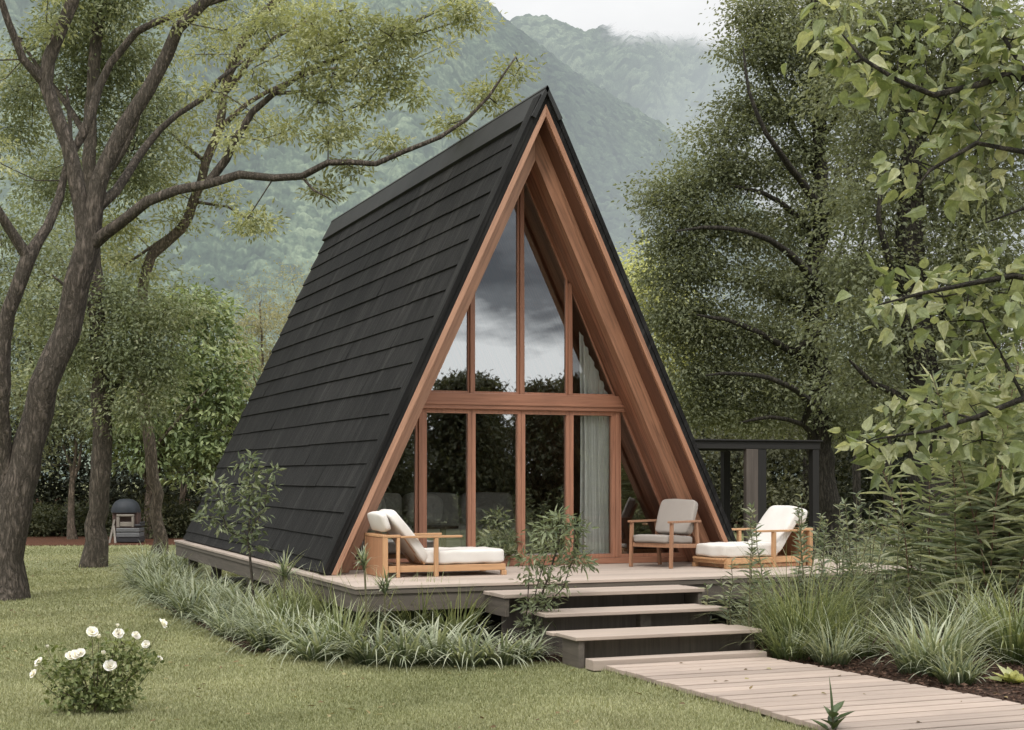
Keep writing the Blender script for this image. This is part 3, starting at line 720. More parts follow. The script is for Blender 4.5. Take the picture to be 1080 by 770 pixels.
# ------------------------------------------------------------------ furniture
M_TEAK = wood('teak', (.52, .30, .155), (1, 0, 0), .3, .5, 34, .2, .1)
M_TEAK_Z = wood('teak_post', (.52, .30, .155), (0, 0, 1), .3, .5, 34, .2, .1)
M_TEAK_D = wood('teak_panel', (.42, .215, .115), (0, 0, 1), .3, .5, 34, .2, .1)
M_CUSH = fabric('cream_canvas', (.70, .665, .62)); M_GREY = fabric('taupe_canvas', (.34, .305, .275)); M_CHAIRWOOD = wood('chair_wood', (.36, .19, .11), (0, 0, 1), .3, .5, 40, .2, .1)
def cushion(name, c, dims, mat, parent, M=None, k=7, n=10, puff=.0):
    """a soft rounded block"""
    vs = []; fs = []; idx = {}
    def vid(p):
        key = tuple(np.round(p, 5))
        if key not in idx: idx[key] = len(vs); vs.append(p)
        return idx[key]
    for ax in range(3):
        for s in (-1, 1):
            gr = np.linspace(-1, 1, n + 1)
            for i in range(n):
                for j in range(n):
                    q = []
                    for a, b in ((i, j), (i + 1, j), (i + 1, j + 1), (i, j + 1)):
                        p = np.zeros(3); p[ax] = s; p[(ax + 1) % 3] = math.sin(gr[a] * math.pi / 2); p[(ax + 2) % 3] = math.sin(gr[b] * math.pi / 2); q.append(vid(p))
                    fs.append(tuple(q if s > 0 else q[::-1]))
    V = np.array(vs); nn = (np.abs(V) ** k).sum(1) ** (1 / k); V = V / nn[:, None]
    d = np.array(dims) / 2; th = int(np.argmin(d)); oth = [a for a in range(3) if a != th]
    V[:, th] *= 1 + puff * (1 - V[:, oth[0]] ** 2) * (1 - V[:, oth[1]] ** 2)
    W = V * d
    W = W + .006 * np.sin(W[:, [1, 2, 0]] * 21 + W[:, [2, 0, 1]] * 13 + 1.3) * min(1, d.min() * 12)
    if M is not None: W = np.array([tuple(M @ Vector(q)) for q in W])
    W = W + np.array(c)
    mb = MB(); mb.add(W, fs); return mb.build(name, mat, parent, local=True, smooth=True)
def lounger(loc, rz, label, Ln=1.44, W=.74, plinth=False):
    """head end at local x = 0, foot end at x = Ln"""
    t = thing('sun_lounger', loc, label, 'sun lounger', None, rz)
    B = lambda name, mat, *bx: (lambda m: [m.box(*b) for b in bx] and m.build(name, mat, t, local=True, bevel=.005))(MB())
    B('frame', M_TEAK, ((.06, .02, .055), (Ln - .02, .06, .125)), ((.06, W - .06, .055), (Ln - .02, W - .02, .125)), ((Ln - .062, .064, .055), (Ln - .02, W - .064, .125)),
      *[((.2 + .12 * i, .062, .10), (.28 + .12 * i, W - .062, .122)) for i in range(10)])
    for x in (Ln - .07, ):
        for y in (.012, W - .072): B('leg', M_TEAK_Z, ((x, y, 0), (x + .06, y + .06, .053)))
    if plinth: B('plinth', M_TEAK_D, ((.08, .035, .004), (Ln - .09, W - .035, .05)))
    B('back_panel', M_TEAK_D, ((0, .05, .004), (.045, W - .05, .43))); B('top_rail', M_TEAK, ((-.006, 0, .433), (.19, .055, .463)), ((-.006, W - .055, .433), (.19, W, .463)), ((-.006, .057, .433), (.06, W - .057, .463)))
    for y in (0., W - .05):
        B('corner_post', M_TEAK_Z, ((-.003, y, 0), (.05, y + .048, .43)), ((.15, y, 0), (.185, y + .048, .43)))
        B('armrest', M_TEAK, ((.192, y - .004, .425), (.90, y + .052, .45)))
        B('arm_post', M_TEAK_Z, ((.58, y, 0), (.625, y + .048, .423)))
    # slatted back board leaning from the seat up to the back panel
    a = R(38); bm = MB()
    for yy in np.linspace(.1, W - .16, 6):
        bm.bar((.50, yy + .03, .135), (.50 - .56 * math.sin(a), yy + .03, .135 + .56 * math.cos(a)), .055, .02, (1, 0, .7))
    bm.build('back_slats', M_TEAK, t, local=True)
    cushion('mattress', (.5 + (Ln - .5) / 2 - .01, W / 2, .207), (Ln - .5 + .02, W - .10, .16), M_CUSH, t, None, 9, 12, .05)
    Mr = Matrix.Rotation(-a, 3, 'Y')
    cushion('back_cushion', (.325, W / 2, .435), (.115, W - .12, .70), M_CUSH, t, Mr, 7, 12, .12)
    cushion('headrest', (.052, W / 2, .60), (.085, W - .16, .22), M_CUSH, t, Matrix.Rotation(-R(20), 3, 'Y'), 5, 10, .15)
    return t
lounger((4.58, 15.15, ZD), R(0), 'cream cushioned teak lounger at the left of the deck, head against the left slope')
lounger((9.98, 15.98, ZD), R(180 + 9), 'cream cushioned teak lounger at the right end of the deck beside the right slope', 1.34, .70, True)
def armchair(loc, rz):
    t = thing('armchair', loc, 'low wooden armchair with taupe cushions standing beside the curtained door', 'armchair', None, rz)
    # local: faces -x, arms along x
    def bars(name, *bs):
        mb = MB()
        for a, b, w, h in bs: mb.bar(a, b, w, h, (0, 1, 0) if abs(a[2] - b[2]) > .2 else (0, 0, 1))
        return mb.build(name, M_CHAIRWOOD, t, local=True, bevel=.004)
    for s in (-.29, .29):
        bars('leg', ((-.29, s, 0), (-.27, s, .535), .042, .036)); bars('leg', ((.33, s, 0), (.25, s, .535), .042, .036))
        bars('armrest', ((-.32, s, .55), (.33, s, .55), .058, .026)); bars('side_rail', ((-.27, s, .27), (.27, s, .25), .03, .05))
    bars('front_rail', ((-.27, -.27, .27), (-.27, .27, .27), .03, .05)); bars('back_rail', ((.27, -.27, .25), (.27, .27, .25), .03, .05))
    mb = MB()
    for y in (-.2, 0, .2): mb.bar((.2, y, .3), (.40, y, .74), .035, .02, (0, 1, 0))
    mb.build('back_slats', M_CHAIRWOOD, t, local=True)
    cushion('seat_cushion', (-.03, 0, .335), (.58, .53, .095), M_GREY, t, Matrix.Rotation(R(3), 3, 'Y'), 8, 10, .06)
    cushion('back_cushion', (.265, 0, .60), (.095, .52, .44), M_GREY, t, Matrix.Rotation(R(21), 3, 'Y'), 8, 10, .06)
    return t
armchair((8.33, 15.83, ZD), R(28))

# inside the cabin, dim behind the glass
M_SOFA = fabric('grey_sofa', (.58, .55, .52)); M_PILLOW = fabric('light_pillow', (.8, .77, .73))
sofa = thing('sofa', (5.2, 18.3, ZD + .03), 'grey upholstered sofa dimly seen inside behind the glass doors', 'sofa')
mb = MB(); mb.box((0, .12, .06), (2.5, .95, .22)); mb.box((0, .85, .22), (2.5, .95, .55)); mb.build('frame', M_SOFA, sofa, local=True, bevel=.02)
for i in range(3):
    cushion('seat_cushion', (.44 + .81 * i, .45, .32), (.80, .72, .2), M_SOFA, sofa, None, 7, 8, .08)
    cushion('back_cushion', (.44 + .81 * i, .82, .60), (.78, .2, .48), M_SOFA, sofa, Matrix.Rotation(R(-10), 3, 'X'), 6, 8, .12)
for nm, x, rz in (('light', 1.05, 8), ('second', .25, -10)):
    t = thing('pillow', (5.2 + x, 18.78, ZD + .66), 'pale square pillow propped on the grey sofa near its middle' if nm == 'light' else 'pale pillow at the left end of the grey sofa', 'pillow')
    cushion('cover', (0, 0, 0), (.50, .16, .42), M_PILLOW, t, Matrix.Rotation(R(-18), 3, 'X') @ Matrix.Rotation(R(rz), 3, 'Y'), 4, 10, .3)
tb = thing('side_table', (6.05, 17.75, ZD + .03), 'small dark round table indoors in front of the sofa', 'table')
mb = MB(); a = np.linspace(0, 6.283, 32, endpoint=False)
mb.prism([(.3 * math.cos(q), .3 * math.sin(q), .40) for q in a], (0, 0, .03)); mb.build('table_top', M_DARKWOOD, tb, local=True)
for q in (.6, 2.7, 4.8): MB().bar((.22 * math.cos(q), .22 * math.sin(q), 0), (.2 * math.cos(q), .2 * math.sin(q), .398), .03, .03, (0, 1, 0)).build('leg', M_DARKWOOD, tb, local=True)

# ------------------------------------------------------------------ pergola
M_BLACK = wood('black_timber', (.022, .02, .019), (0, 0, 1), .4, .75, 24, .3); M_GREYPOST = wood('grey_brown_timber', (.11, .09, .078), (0, 0, 1), .35, .8, 24, .4)
M_BLACK_X = wood('black_timber_beam', (.022, .02, .019), (1, 0, 0), .4, .75, 24, .3)
pA = P(790, 560, 25.0); py_ = pA[1]; pxa = pA[0]; ztop = P(790, 465.5, 25)[2]
perg = thing('pergola', (pxa, py_, 0), 'open black timber pergola with a flat beam roof behind the right side of the cabin', 'pergola')
xr_ = pxa + 1.22; xl_ = pxa - 1.9
for ya in (py_ - .1, py_ + 1.7): MB().box((xl_, ya, ztop - .13), (xr_ + .14, ya + .155, ztop)).build('roof_beam', M_BLACK_X, perg, bevel=.006)
MB().box((xl_, py_ - .14, ztop + .003), (xr_ + .18, py_ + 1.9, ztop + .03)).build('roof_board', M_BLACK_X, perg, bevel=.006)
MB().box((pxa - .11, py_ - .02 - .08, 0), (pxa + .12, py_ + .0, ztop - .135)).build('post', M_GREYPOST, perg, bevel=.006)
MB().box((pxa + .125, py_ - .09, 0), (pxa + .29, py_ + .02, ztop - .135)).build('post', M_BLACK, perg, bevel=.006)  # black box painted as the shaded face of the post beside it
MB().box((xr_, py_ - .09, 0), (xr_ + .13, py_ + .04, ztop - .135)).build('post', M_BLACK, perg, bevel=.006)
for x in (pxa - .55, pxa + .5, xr_): MB().box((x, py_ + 1.7, 0), (x + .2 if x < pxa else x + .13, py_ + 1.84, ztop - .135)).build('post', M_BLACK, perg, bevel=.006)
MB().box((xl_, py_ + 1.73, .82), (pxa - .56, py_ + 1.79, .87)).build('rail', M_BLACK_X, perg)

# ------------------------------------------------------------------ hooded cart at the back of the lawn
M_HOOD = plain('slate_cover', (.02, .024, .03), .6, .25, 5, .2); M_STEEL = plain('brushed_steel', (.12, .123, .127), .4, .2, 9, .15, spec=.6); M_DKSTEEL = plain('dark_enamel', (.03, .03, .033), .45, .2, 6); M_CREAM = plain('cream_paint', (.22, .195, .165), .6, .15, 5); M_RUST = plain('brown_panel', (.09, .055, .045), .7, .25, 7)
c0 = P(130, 571, 38.5); ct = thing('covered_cart', (c0[0], c0[1], 0), 'small garden cart with a dark domed hood and silver box by the far mulch strip', 'cart', None, -.35)
B = lambda name, mat, *bx: (lambda m: [m.box(*b) for b in bx] and m.build(name, mat, ct, local=True, bevel=.012))(MB())
B('lower_box', M_DKSTEEL, ((-.12, -.3, .03), (.50, .3, .16))); o = B('drawer', M_STEEL, ((-.11, -.32, .165), (.49, .28, .28)), ((-.11, -.32, .30), (.49, .28, .40)))
B('seat_frame', M_CREAM, ((-.11, -.3, .42), (-.03, -.22, .70)), ((.28, -.3, .42), (.34, -.22, .70)), ((-.11, -.31, .702), (.34, -.2, .76)), ((-.03, -.27, .44), (.28, -.2, .56)))
B('back_body', M_RUST, ((-.26, -.1, .3), (.4, .3, .82))); B('side_tray', M_DKSTEEL, ((.36, -.3, .44), (.52, .25, .5)), ((.49, -.3, .502), (.52, .25, .56)))
mb = MB(); nb = 12; V = []
for i in range(nb + 1):
    t = i / nb * math.pi / 2
    for j in range(24): 
        q = j / 24 * 2 * math.pi; rr = math.cos(t) ** .7 if t < 1.57 else 0
        V.append((.06 + .37 * rr * math.cos(q) * (1 + .03 * math.sin(6 * q)), .05 + .36 * rr * math.sin(q), .80 + .36 * math.sin(t)))
mb.add(V, [(i * 24 + j, i * 24 + (j + 1) % 24, (i + 1) * 24 + (j + 1) % 24, (i + 1) * 24 + j) for i in range(nb) for j in range(24)]); mb.build('hood', M_HOOD, ct, local=True, smooth=True)
for a_, b_ in (((-.30, -.25, 0), (-.20, -.1, .62)), ((-.12, -.34, 0), (-.20, -.16, .45)), ((.45, .25, 0), (.45, .25, .1))): MB().bar(a_, b_, .05, .05, (0, 1, 0)).build('leg', M_CREAM, ct, local=True)

# ------------------------------------------------------------------ trees
BK_WARM = bark('bark_warm', (.155, .125, .105)); BK_GREY = bark('bark_grey', (.13, .105, .085)); BK_DARK = bark('bark_dark', (.07, .06, .05)); BK_PALE = bark('bark_pale', (.20, .155, .12))
LF_YEL = leafmat('leaf_yellow_green', [(.17, .195, .10), (.34, .36, .20), (.54, .55, .36)], .4)
LF_OLIVE = leafmat('leaf_olive', [(.09, .112, .062), (.21, .24, .14), (.38, .395, .25)], .38)
LF_GLOSS = leafmat('leaf_glossy', [(.08, .11, .046), (.21, .27, .12), (.46, .51, .26)], .3, .4, .4)
LF_RIGHT = leafmat('leaf_grey_green', [(.115, .132, .08), (.20, .222, .135), (.31, .325, .21)], .42)
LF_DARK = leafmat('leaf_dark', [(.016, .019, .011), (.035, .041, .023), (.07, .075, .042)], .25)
LF_PALE = leafmat('leaf_pale', [(.22, .22, .13), (.33, .32, .20), (.46, .43, .29)], .45)
LF_LIME = leafmat('leaf_lime', [(.34, .37, .17), (.54, .56, .29), (.70, .70, .44)], .45)
LF_FORE = leafmat('leaf_foreground', [(.075, .105, .042), (.235, .275, .135), (.54, .54, .36)], .4, .45, .42)
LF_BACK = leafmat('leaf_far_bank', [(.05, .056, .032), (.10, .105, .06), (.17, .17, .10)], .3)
def base_of(paths): return (paths[0][0][0][0], paths[0][0][0][1], 0)

# 1. the big forked tree at the left edge
d1 = G(15, 632); D1 = float(np.dot(d1[:2], (SY, CY)))
pa = [
 (pp(D1, (2, 640), (7, 590), (18, 520), (30, 474), (42, 436), (60, 377), (71, 331), (81, 300), (92, 262)), .275, .17),
 (pp(D1, (8, 560), (4, 500), (2, 430, -.3), (4, 360, -.4), (17, 305, -.5), (30, 272, -.5)), .125, .10),
 (pp(D1, (30, 272, -.5), (8, 238, -.7), (-12, 205, -1), (-30, 140, -1.2)), .08, .03), (pp(D1, (30, 272, -.5), (50, 238, -.2), (62, 208, 0), (74, 150, .3), (70, 90, .5)), .08, .02),
 (pp(D1, (92, 262), (86, 220), (78, 180), (62, 130), (48, 88), (58, 40), (76, 0), (90, -60), (95, -130)), .125, .06),
 (pp(D1, (46, 84), (24, 62, -.2), (8, 24, -.3), (-6, -20, -.4), (-14, -80, -.5)), .07, .03),
 (pp(D1, (92, 262), (98, 220), (113, 172), (132, 132), (156, 97), (175, 58), (188, 30), (212, 6), (262, -40), (290, -110)), .13, .05),
 (pp(D1, (78, 168, .1), (96, 118, .3), (116, 68, .4), (142, 34, .4), (184, 16, .5), (236, -2, .6), (285, -10, .8)), .075, .03),
 (pp(D1, (96, 258), (128, 234, -.2), (156, 213, -.4), (187, 201, -.5), (218, 193, -.6), (253, 183, -.8), (288, 187, -.9), (318, 186, -1), (347, 171, -1.1), (371, 171, -1.1), (396, 173, -1.2), (424, 161, -1.2), (464, 145, -1.3), (493, 125, -1.3), (515, 102, -1.3), (530, 80, -1.3), (544, 60, -1.3)), .085, .010),
 (pp(D1, (230, 188, -.65), (247, 148, -.5), (264, 118, -.4), (288, 98, -.3), (323, 74, -.2), (358, 60, -.1), (398, 44, 0), (440, 22, 0), (475, 4, 0), (500, -20, 0)), .06, .014),
 (pp(D1, (302, 188, -1), (330, 200, -1.1), (352, 212, -1.1)), .03, .012), (pp(D1, (290, 100, -.3), (320, 96, -.3), (345, 108, -.5), (360, 118, -.6)), .03, .01),
 (pp(D1, (109, 218, -.1), (132, 187, .4), (156, 152, .8), (187, 121, 1), (218, 101, 1.2), (232, 84, 1.3), (262, 60, 1.4)), .08, .03)]
gA = np.random.default_rng(101)
at = blobs([(300, 30, 42, 24), (350, 22, 45, 22), (400, 38, 45, 20), (448, 36, 36, 18), (474, 8, 30, 14), (330, 104, 34, 18), (352, 138, 34, 20), (300, 134, 22, 16), (396, 106, 30, 16), (420, 84, 22, 12), (408, 150, 20, 12),
  (478, 132, 10, 7), (508, 100, 14, 10), (542, 72, 15, 11), (522, 104, 9, 8), (268, 80, 22, 14), (360, 84, 36, 18), (246, 148, 20, 14), (262, 232, 16, 10), (320, 60, 40, 20), (384, 66, 34, 16), (438, 104, 12, 8), (372, 176, 14, 8), (342, 200, 12, 7), (425, 62, 30, 14), (500, 20, 14, 10)], D1 - .7, gA, .62)
at = np.vstack([at, blobs([(20, -30, 60, 40), (80, -60, 70, 40), (180, -70, 70, 40), (270, -60, 60, 40), (-30, 60, 40, 60), (200, 22, 30, 14), (245, 36, 24, 14), (40, 30, 35, 20), (225, 90, 22, 14), (-10, 150, 30, 40)], D1, gA, .22)])
make_tree('forked_tree', 'big dark forked tree nearest the left edge with one long limb reaching over the roof', 'tree', base_of(pa), pa, at, BK_WARM, LF_YEL, 1, 95, .12, .085, .034, LANCE, .6, .8, -.15, None, .006)
# 2. straight trunk left of the cabin
D2 = G(100, 598); D2 = float(np.dot(D2[:2], (SY, CY)))
pa = [(pp(D2, (98, 602), (102, 570), (106, 520), (108, 450), (106, 400), (103, 340), (99, 260), (95, 170), (99, 80), (104, 0), (106, -90)), .20, .09),
 (pp(D2, (108, 440), (120, 410, .3), (140, 380, .6), (160, 350, .6)), .09, .03), (pp(D2, (104, 340), (80, 310, -.3), (55, 290, -.5)), .07, .03), (pp(D2, (97, 200), (130, 160), (150, 110), (172, 60)), .08, .03), (pp(D2, (95, 150), (70, 110, .4), (40, 70, .6), (20, 40, .8)), .07, .03)]
at = blobs([(150, 365, 48, 34), (120, 320, 46, 30), (175, 330, 34, 26), (140, 425, 40, 20), (60, 330, 40, 30), (90, 380, 40, 24), (150, 395, 40, 20), (110, 90, 40, 40, 1), (140, 60, 34, 34, 1), (70, 60, 46, 40, 1), (30, 110, 40, 46, 2), (130, 150, 34, 30, 1), (100, 10, 60, 40), (150, 190, 34, 28, 1), (60, 190, 34, 30, 1.5), (150, 120, 30, 40, 1), (100, -50, 90, 40)], D2, np.random.default_rng(102), .75)
make_tree('straight_tree', 'straight brown trunk left of the cabin with fine olive leaves, rising from open lawn', 'tree', base_of(pa), pa, at, BK_GREY, LF_OLIVE, 2, 170, .28, .095, .040, LANCE, .55, .9, -.3)
# 3. pale curved trunk farther back
D3 = 31.0
pa = [(pp(D3, (168, 583), (164, 520), (152, 430), (148, 350), (152, 300), (162, 270), (191, 240), (204, 212), (218, 171), (231, 136), (236, 97), (250, 58), (270, 23), (298, -8), (330, -70)), .13, .08),
 (pp(D3, (236, 100), (262, 66), (290, 40), (330, 20), (372, 8)), .07, .02), (pp(D3, (231, 136), (262, 108), (300, 88), (338, 74), (380, 70)), .06, .02), (pp(D3, (204, 214), (240, 218), (262, 232)), .04, .015), (pp(D3, (191, 240), (158, 262), (130, 280)), .05, .02), (pp(D3, (218, 171), (190, 150), (170, 130)), .05, .02)]
at = blobs([(180, 170, 34, 28), (160, 200, 34, 26), (200, 130, 30, 24), (230, 200, 24, 16), (260, 50, 30, 20), (230, 20, 36, 22), (290, 10, 40, 24), (330, 40, 34, 18), (170, 100, 26, 24), (150, 240, 34, 24), (130, 285, 36, 22), (250, 120, 24, 14), (205, 60, 26, 20), (268, 238, 15, 9), (190, 230, 18, 12), (285, 140, 18, 10)], D3, np.random.default_rng(103), .42)
make_tree('curved_tree', 'pale curved trunk leaning right behind the big forked tree, with yellow green leaf sprays', 'tree', base_of(pa), pa, at, BK_PALE, LF_YEL, 3, 110, .22, .11, .045, LANCE, .5, .9, -.25)
# 4. layered glossy tree beside the roof
D4 = 41.0
pa = [(pp(D4, (156, 571), (157, 540), (158, 522)), .17, .15), (pp(D4, (158, 522), (168, 490), (172, 450), (180, 380), (188, 320)), .09, .04), (pp(D4, (158, 522), (150, 490, .3), (140, 465, .5), (132, 440, .6)), .08, .03), (pp(D4, (158, 522), (160, 480, -.5), (190, 440, -.8), (220, 410, -.8)), .08, .03)]
at = blobs([(192, 312, 30, 14), (205, 340, 40, 14), (170, 335, 26, 14), (225, 362, 34, 14), (185, 372, 40, 14), (228, 395, 34, 14), (195, 410, 46, 16), (232, 432, 32, 14), (160, 420, 34, 16), (190, 452, 50, 14), (228, 465, 28, 12), (140, 455, 34, 16), (165, 480, 40, 12), (205, 485, 40, 12), (240, 410, 18, 18), (210, 322, 24, 12), (222, 500, 26, 10)], D4, np.random.default_rng(104), 1.0)
make_tree('layered_tree', 'dense layered tree with glossy dark green tiers just left of the roof', 'tree', base_of(pa), pa, at, BK_PALE, LF_GLOSS, 4, 95, .42, .20, .085, LANCE, .28, 1.2, -.35)
# 5. slender pale trunk by the mulch strip, and others along the back of the lawn
def small_trunk(px, dep, py0, fork, tops, label, leaf, seed, bl, barkm=BK_PALE, r=.10, dens=.7, per=90, sig=.4, Ln=.15, Wd=.06, name='slender_tree', cat='tree', group=None):
    bx = P(px, py0, dep); yb = HY + EYE * F / dep
    p = [(pp(dep, (px, yb), (px - 1, (yb + fork) / 2), (px, fork)), r, r * .8)] + [(pp(dep, (px, fork), ((px + tx) / 2 + 3, (fork + ty) / 2), (tx, ty)), r * .6, .03) for tx, ty in tops]
    return make_tree(name, label, cat, base_of(p), p, blobs(bl, dep, np.random.default_rng(seed), dens), barkm, leaf, seed, per, sig, Ln, Wd, LANCE, .5, 1, -.25, group)
small_trunk(76, 40.5, 570, 510, [(66, 470), (86, 468), (78, 440)], 'slender pale trunk forking low, left of the straight trunk at the mulch strip', LF_OLIVE, 5, [(70, 440, 40, 22), (40, 455, 34, 20), (100, 455, 30, 18), (60, 400, 44, 26), (20, 420, 30, 30), (90, 410, 30, 24), (30, 480, 26, 14)])
small_trunk(192, 45, 570, 525, [(182, 480), (204, 475)], 'thin pale forked trunk half hidden in shade beside the roof edge', LF_DARK, 6, [(190, 470, 34, 14), (220, 480, 28, 14), (165, 470, 24, 12)], r=.09)
small_trunk(30, 43, 570, 480, [(10, 400), (45, 390), (30, 340)], 'bushy olive tree behind the forked tree at the left edge', LF_OLIVE, 7, [(20, 330, 50, 40), (50, 290, 44, 36), (0, 390, 40, 34), (50, 380, 40, 34), (-30, 300, 50, 60), (20, 240, 44, 36), (70, 340, 40, 30), (-40, 420, 40, 40)], r=.14, dens=.5, per=120, sig=.55)
small_trunk(100, 47, 570, 480, [(90, 380), (115, 370), (100, 320)], 'tall olive tree filling the gap behind the straight trunk', LF_OLIVE, 8, [(90, 300, 40, 34), (120, 260, 36, 30), (70, 250, 40, 34), (110, 350, 44, 34), (80, 400, 40, 30), (140, 310, 30, 30), (130, 390, 36, 28), (90, 200, 36, 34), (40, 170, 40, 40), (150, 280, 26, 26)], r=.14, dens=.45, per=120, sig=.6, Ln=.16)
# pale poplars behind the roof
small_trunk(274, 55, 570, 470, [(265, 380), (285, 370), (274, 320)], 'pale upright poplar with misty leaves left of the roof ridge end', LF_PALE, 9, [(272, 318, 18, 22), (265, 350, 20, 26), (285, 352, 20, 26), (270, 390, 26, 26), (292, 400, 24, 30), (255, 400, 18, 26), (275, 440, 34, 26)], r=.12, dens=1.0, per=120, sig=.45, Ln=.13, Wd=.045, name='poplar')
small_trunk(318, 58, 570, 470, [(310, 380), (330, 370), (318, 320)], 'second pale poplar tucked close behind the roof below its ridge end', LF_PALE, 10, [(316, 302, 14, 20), (310, 330, 18, 24), (325, 340, 20, 26), (312, 380, 24, 26), (340, 380, 24, 30)], r=.12, dens=1.0, per=110, sig=.45, Ln=.13, Wd=.045, name='poplar')
small_trunk(238, 60, 570, 470, [(230, 400), (250, 390)], 'low pale green tree between the layered tree and the poplars', LF_YEL, 11, [(240, 350, 18, 18), (255, 380, 20, 26), (240, 400, 24, 30), (250, 440, 26, 26)], r=.12, dens=.8, per=110, sig=.5, Ln=.15)
# dark bank of evergreens behind the left lawn
for i, (px, dep, lab) in enumerate([(-20, 50, 'dark evergreen in the shade at the far left edge of the lawn'), (50, 53, 'dark evergreen in the shade behind the slender pale trunk'), (112, 54, 'dark evergreen in the shade behind the hooded cart'), (168, 52, 'dark evergreen in the shade behind the layered tree'), (222, 55, 'dark evergreen in the shade beside the lower roof edge'), (285, 58, 'dark evergreen hidden low behind the cabin roof')]):
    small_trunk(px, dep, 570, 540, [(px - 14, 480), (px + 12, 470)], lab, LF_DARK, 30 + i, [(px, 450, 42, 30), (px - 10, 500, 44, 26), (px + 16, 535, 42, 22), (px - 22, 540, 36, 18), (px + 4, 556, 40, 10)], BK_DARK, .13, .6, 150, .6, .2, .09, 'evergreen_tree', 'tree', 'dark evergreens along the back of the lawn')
# 6. right hand trees
D6 = 31.0
pa = [(pp(D6, (884, 590), (876, 550), (868, 500), (864, 440), (862, 380), (858, 320), (862, 250), (866, 180), (862, 110), (860, 40), (856, -40)), .30, .09),
 (pp(D6, (862, 400), (836, 372, -.4), (800, 350, -.8), (768, 338, -1), (735, 332, -1.2)), .10, .03), (pp(D6, (860, 340), (830, 316, .3), (796, 300, .5), (760, 292, .7)), .09, .03), (pp(D6, (862, 260), (838, 226), (806, 204, -.3), (772, 196, -.5)), .08, .03), (pp(D6, (866, 190), (846, 150, .2), (824, 110, .4), (806, 70, .5), (796, 20, .5)), .08, .03), (pp(D6, (866, 470), (846, 448, -.6), (812, 440, -1), (780, 446, -1.2)), .07, .025), (pp(D6, (862, 300, -.6), (826, 262, -1.6), (784, 244, -2.1), (742, 240, -2.3), (712, 244, -2.3)), .10, .025), (pp(D6, (864, 430, -.6), (826, 404, -1.8), (782, 394, -2.3), (744, 396, -2.4)), .09, .025), (pp(D6, (864, 220, -.6), (834, 176, -1.6), (808, 140, -2), (790, 96, -2.1), (784, 50, -2)), .09, .025), (pp(D6, (860, 360, -.6), (886, 320, -1.6), (906, 270, -2), (914, 220, -2)), .08, .025), (pp(D6, (864, 150), (890, 110), (900, 60)), .06, .03), (pp(D6, (858, 320), (884, 270, .5), (900, 220, .6)), .07, .03)]
at = blobs([(796, 8, 26, 26), (826, 40, 46, 34), (800, 70, 32, 22), (864, 20, 46, 40), (786, 112, 32, 22), (760, 150, 28, 14), (826, 116, 42, 26), (744, 186, 32, 16), (716, 200, 16, 12), (784, 186, 40, 22), (840, 170, 44, 28), (880, 110, 42, 34), (762, 226, 42, 18), (714, 262, 24, 18), (726, 236, 20, 12), (812, 240, 46, 24), (872, 220, 40, 32), (734, 292, 36, 20), (782, 290, 44, 22), (840, 300, 44, 26), (720, 332, 30, 18), (756, 348, 40, 22), (806, 352, 46, 24), (862, 370, 42, 28), (750, 396, 34, 20), (796, 400, 44, 22), (842, 420, 40, 24), (770, 436, 36, 16), (812, 446, 40, 14), (890, 310, 30, 30), (890, 430, 34, 26), (736, 430, 22, 20), (702, 206, 16, 12), (712, 228, 22, 14), (700, 262, 18, 16), (704, 296, 20, 18), (730, 316, 30, 16), (700, 336, 20, 16), (726, 362, 30, 18), (730, 396, 26, 18), (752, 420, 30, 16), (742, 262, 30, 16), (756, 172, 26, 14), (776, 140, 24, 12), (734, 204, 26, 12), (790, 56, 24, 16)], D6, np.random.default_rng(106), .55)
make_tree('spreading_tree', 'broad grey green tree spreading over the pergola beside the right slope', 'tree', base_of(pa), pa, at, BK_DARK, LF_RIGHT, 16, 340, .31, .088, .044, OVATE, .5, .9, -.25)
D7 = 26.0
pa = [(pp(D7, (986, 605), (984, 560), (980, 500), (974, 430), (968, 370), (962, 300), (958, 230), (962, 150), (958, 70), (952, -20), (950, -100)), .36, .11),
 (pp(D7, (972, 400), (990, 350, .4), (1006, 290, .6), (1020, 230, .7), (1030, 160, .8)), .13, .04), (pp(D7, (964, 320), (940, 280, -.4), (926, 230, -.6), (934, 180, -.6)), .09, .03), (pp(D7, (976, 450), (950, 420, -.3), (920, 404, -.6), (896, 380, -.8)), .09, .03), (pp(D7, (960, 160), (990, 110), (1012, 60), (1030, 0)), .09, .03), (pp(D7, (958, 100), (930, 60), (912, 20)), .07, .03), (pp(D7, (978, 470), (1010, 430, .5), (1050, 410, .7)), .08, .03)]
at = blobs([(920, 20, 40, 34), (980, 20, 46, 36), (1044, 40, 50, 40), (940, 80, 38, 30), (1010, 110, 46, 36), (1070, 130, 44, 40), (930, 150, 34, 30), (990, 190, 44, 30), (1050, 220, 46, 36), (912, 220, 30, 26), (940, 280, 34, 24), (1010, 270, 44, 30), (1070, 310, 40, 40), (900, 340, 34, 24), (946, 360, 34, 22), (1016, 350, 40, 30), (910, 400, 34, 22), (1050, 400, 44, 34), (950, 430, 30, 18), (1010, 430, 40, 22), (890, 280, 24, 22), (1080, 440, 40, 30), (900, 90, 24, 28)], D7, np.random.default_rng(107), .5)
make_tree('tall_dark_tree', 'tall thick dark trunk at the right behind the foreground leaves with a high crown', 'tree', base_of(pa), pa, at, BK_DARK, LF_RIGHT, 17, 270, .37, .095, .046, OVATE, .55, .9, -.25)
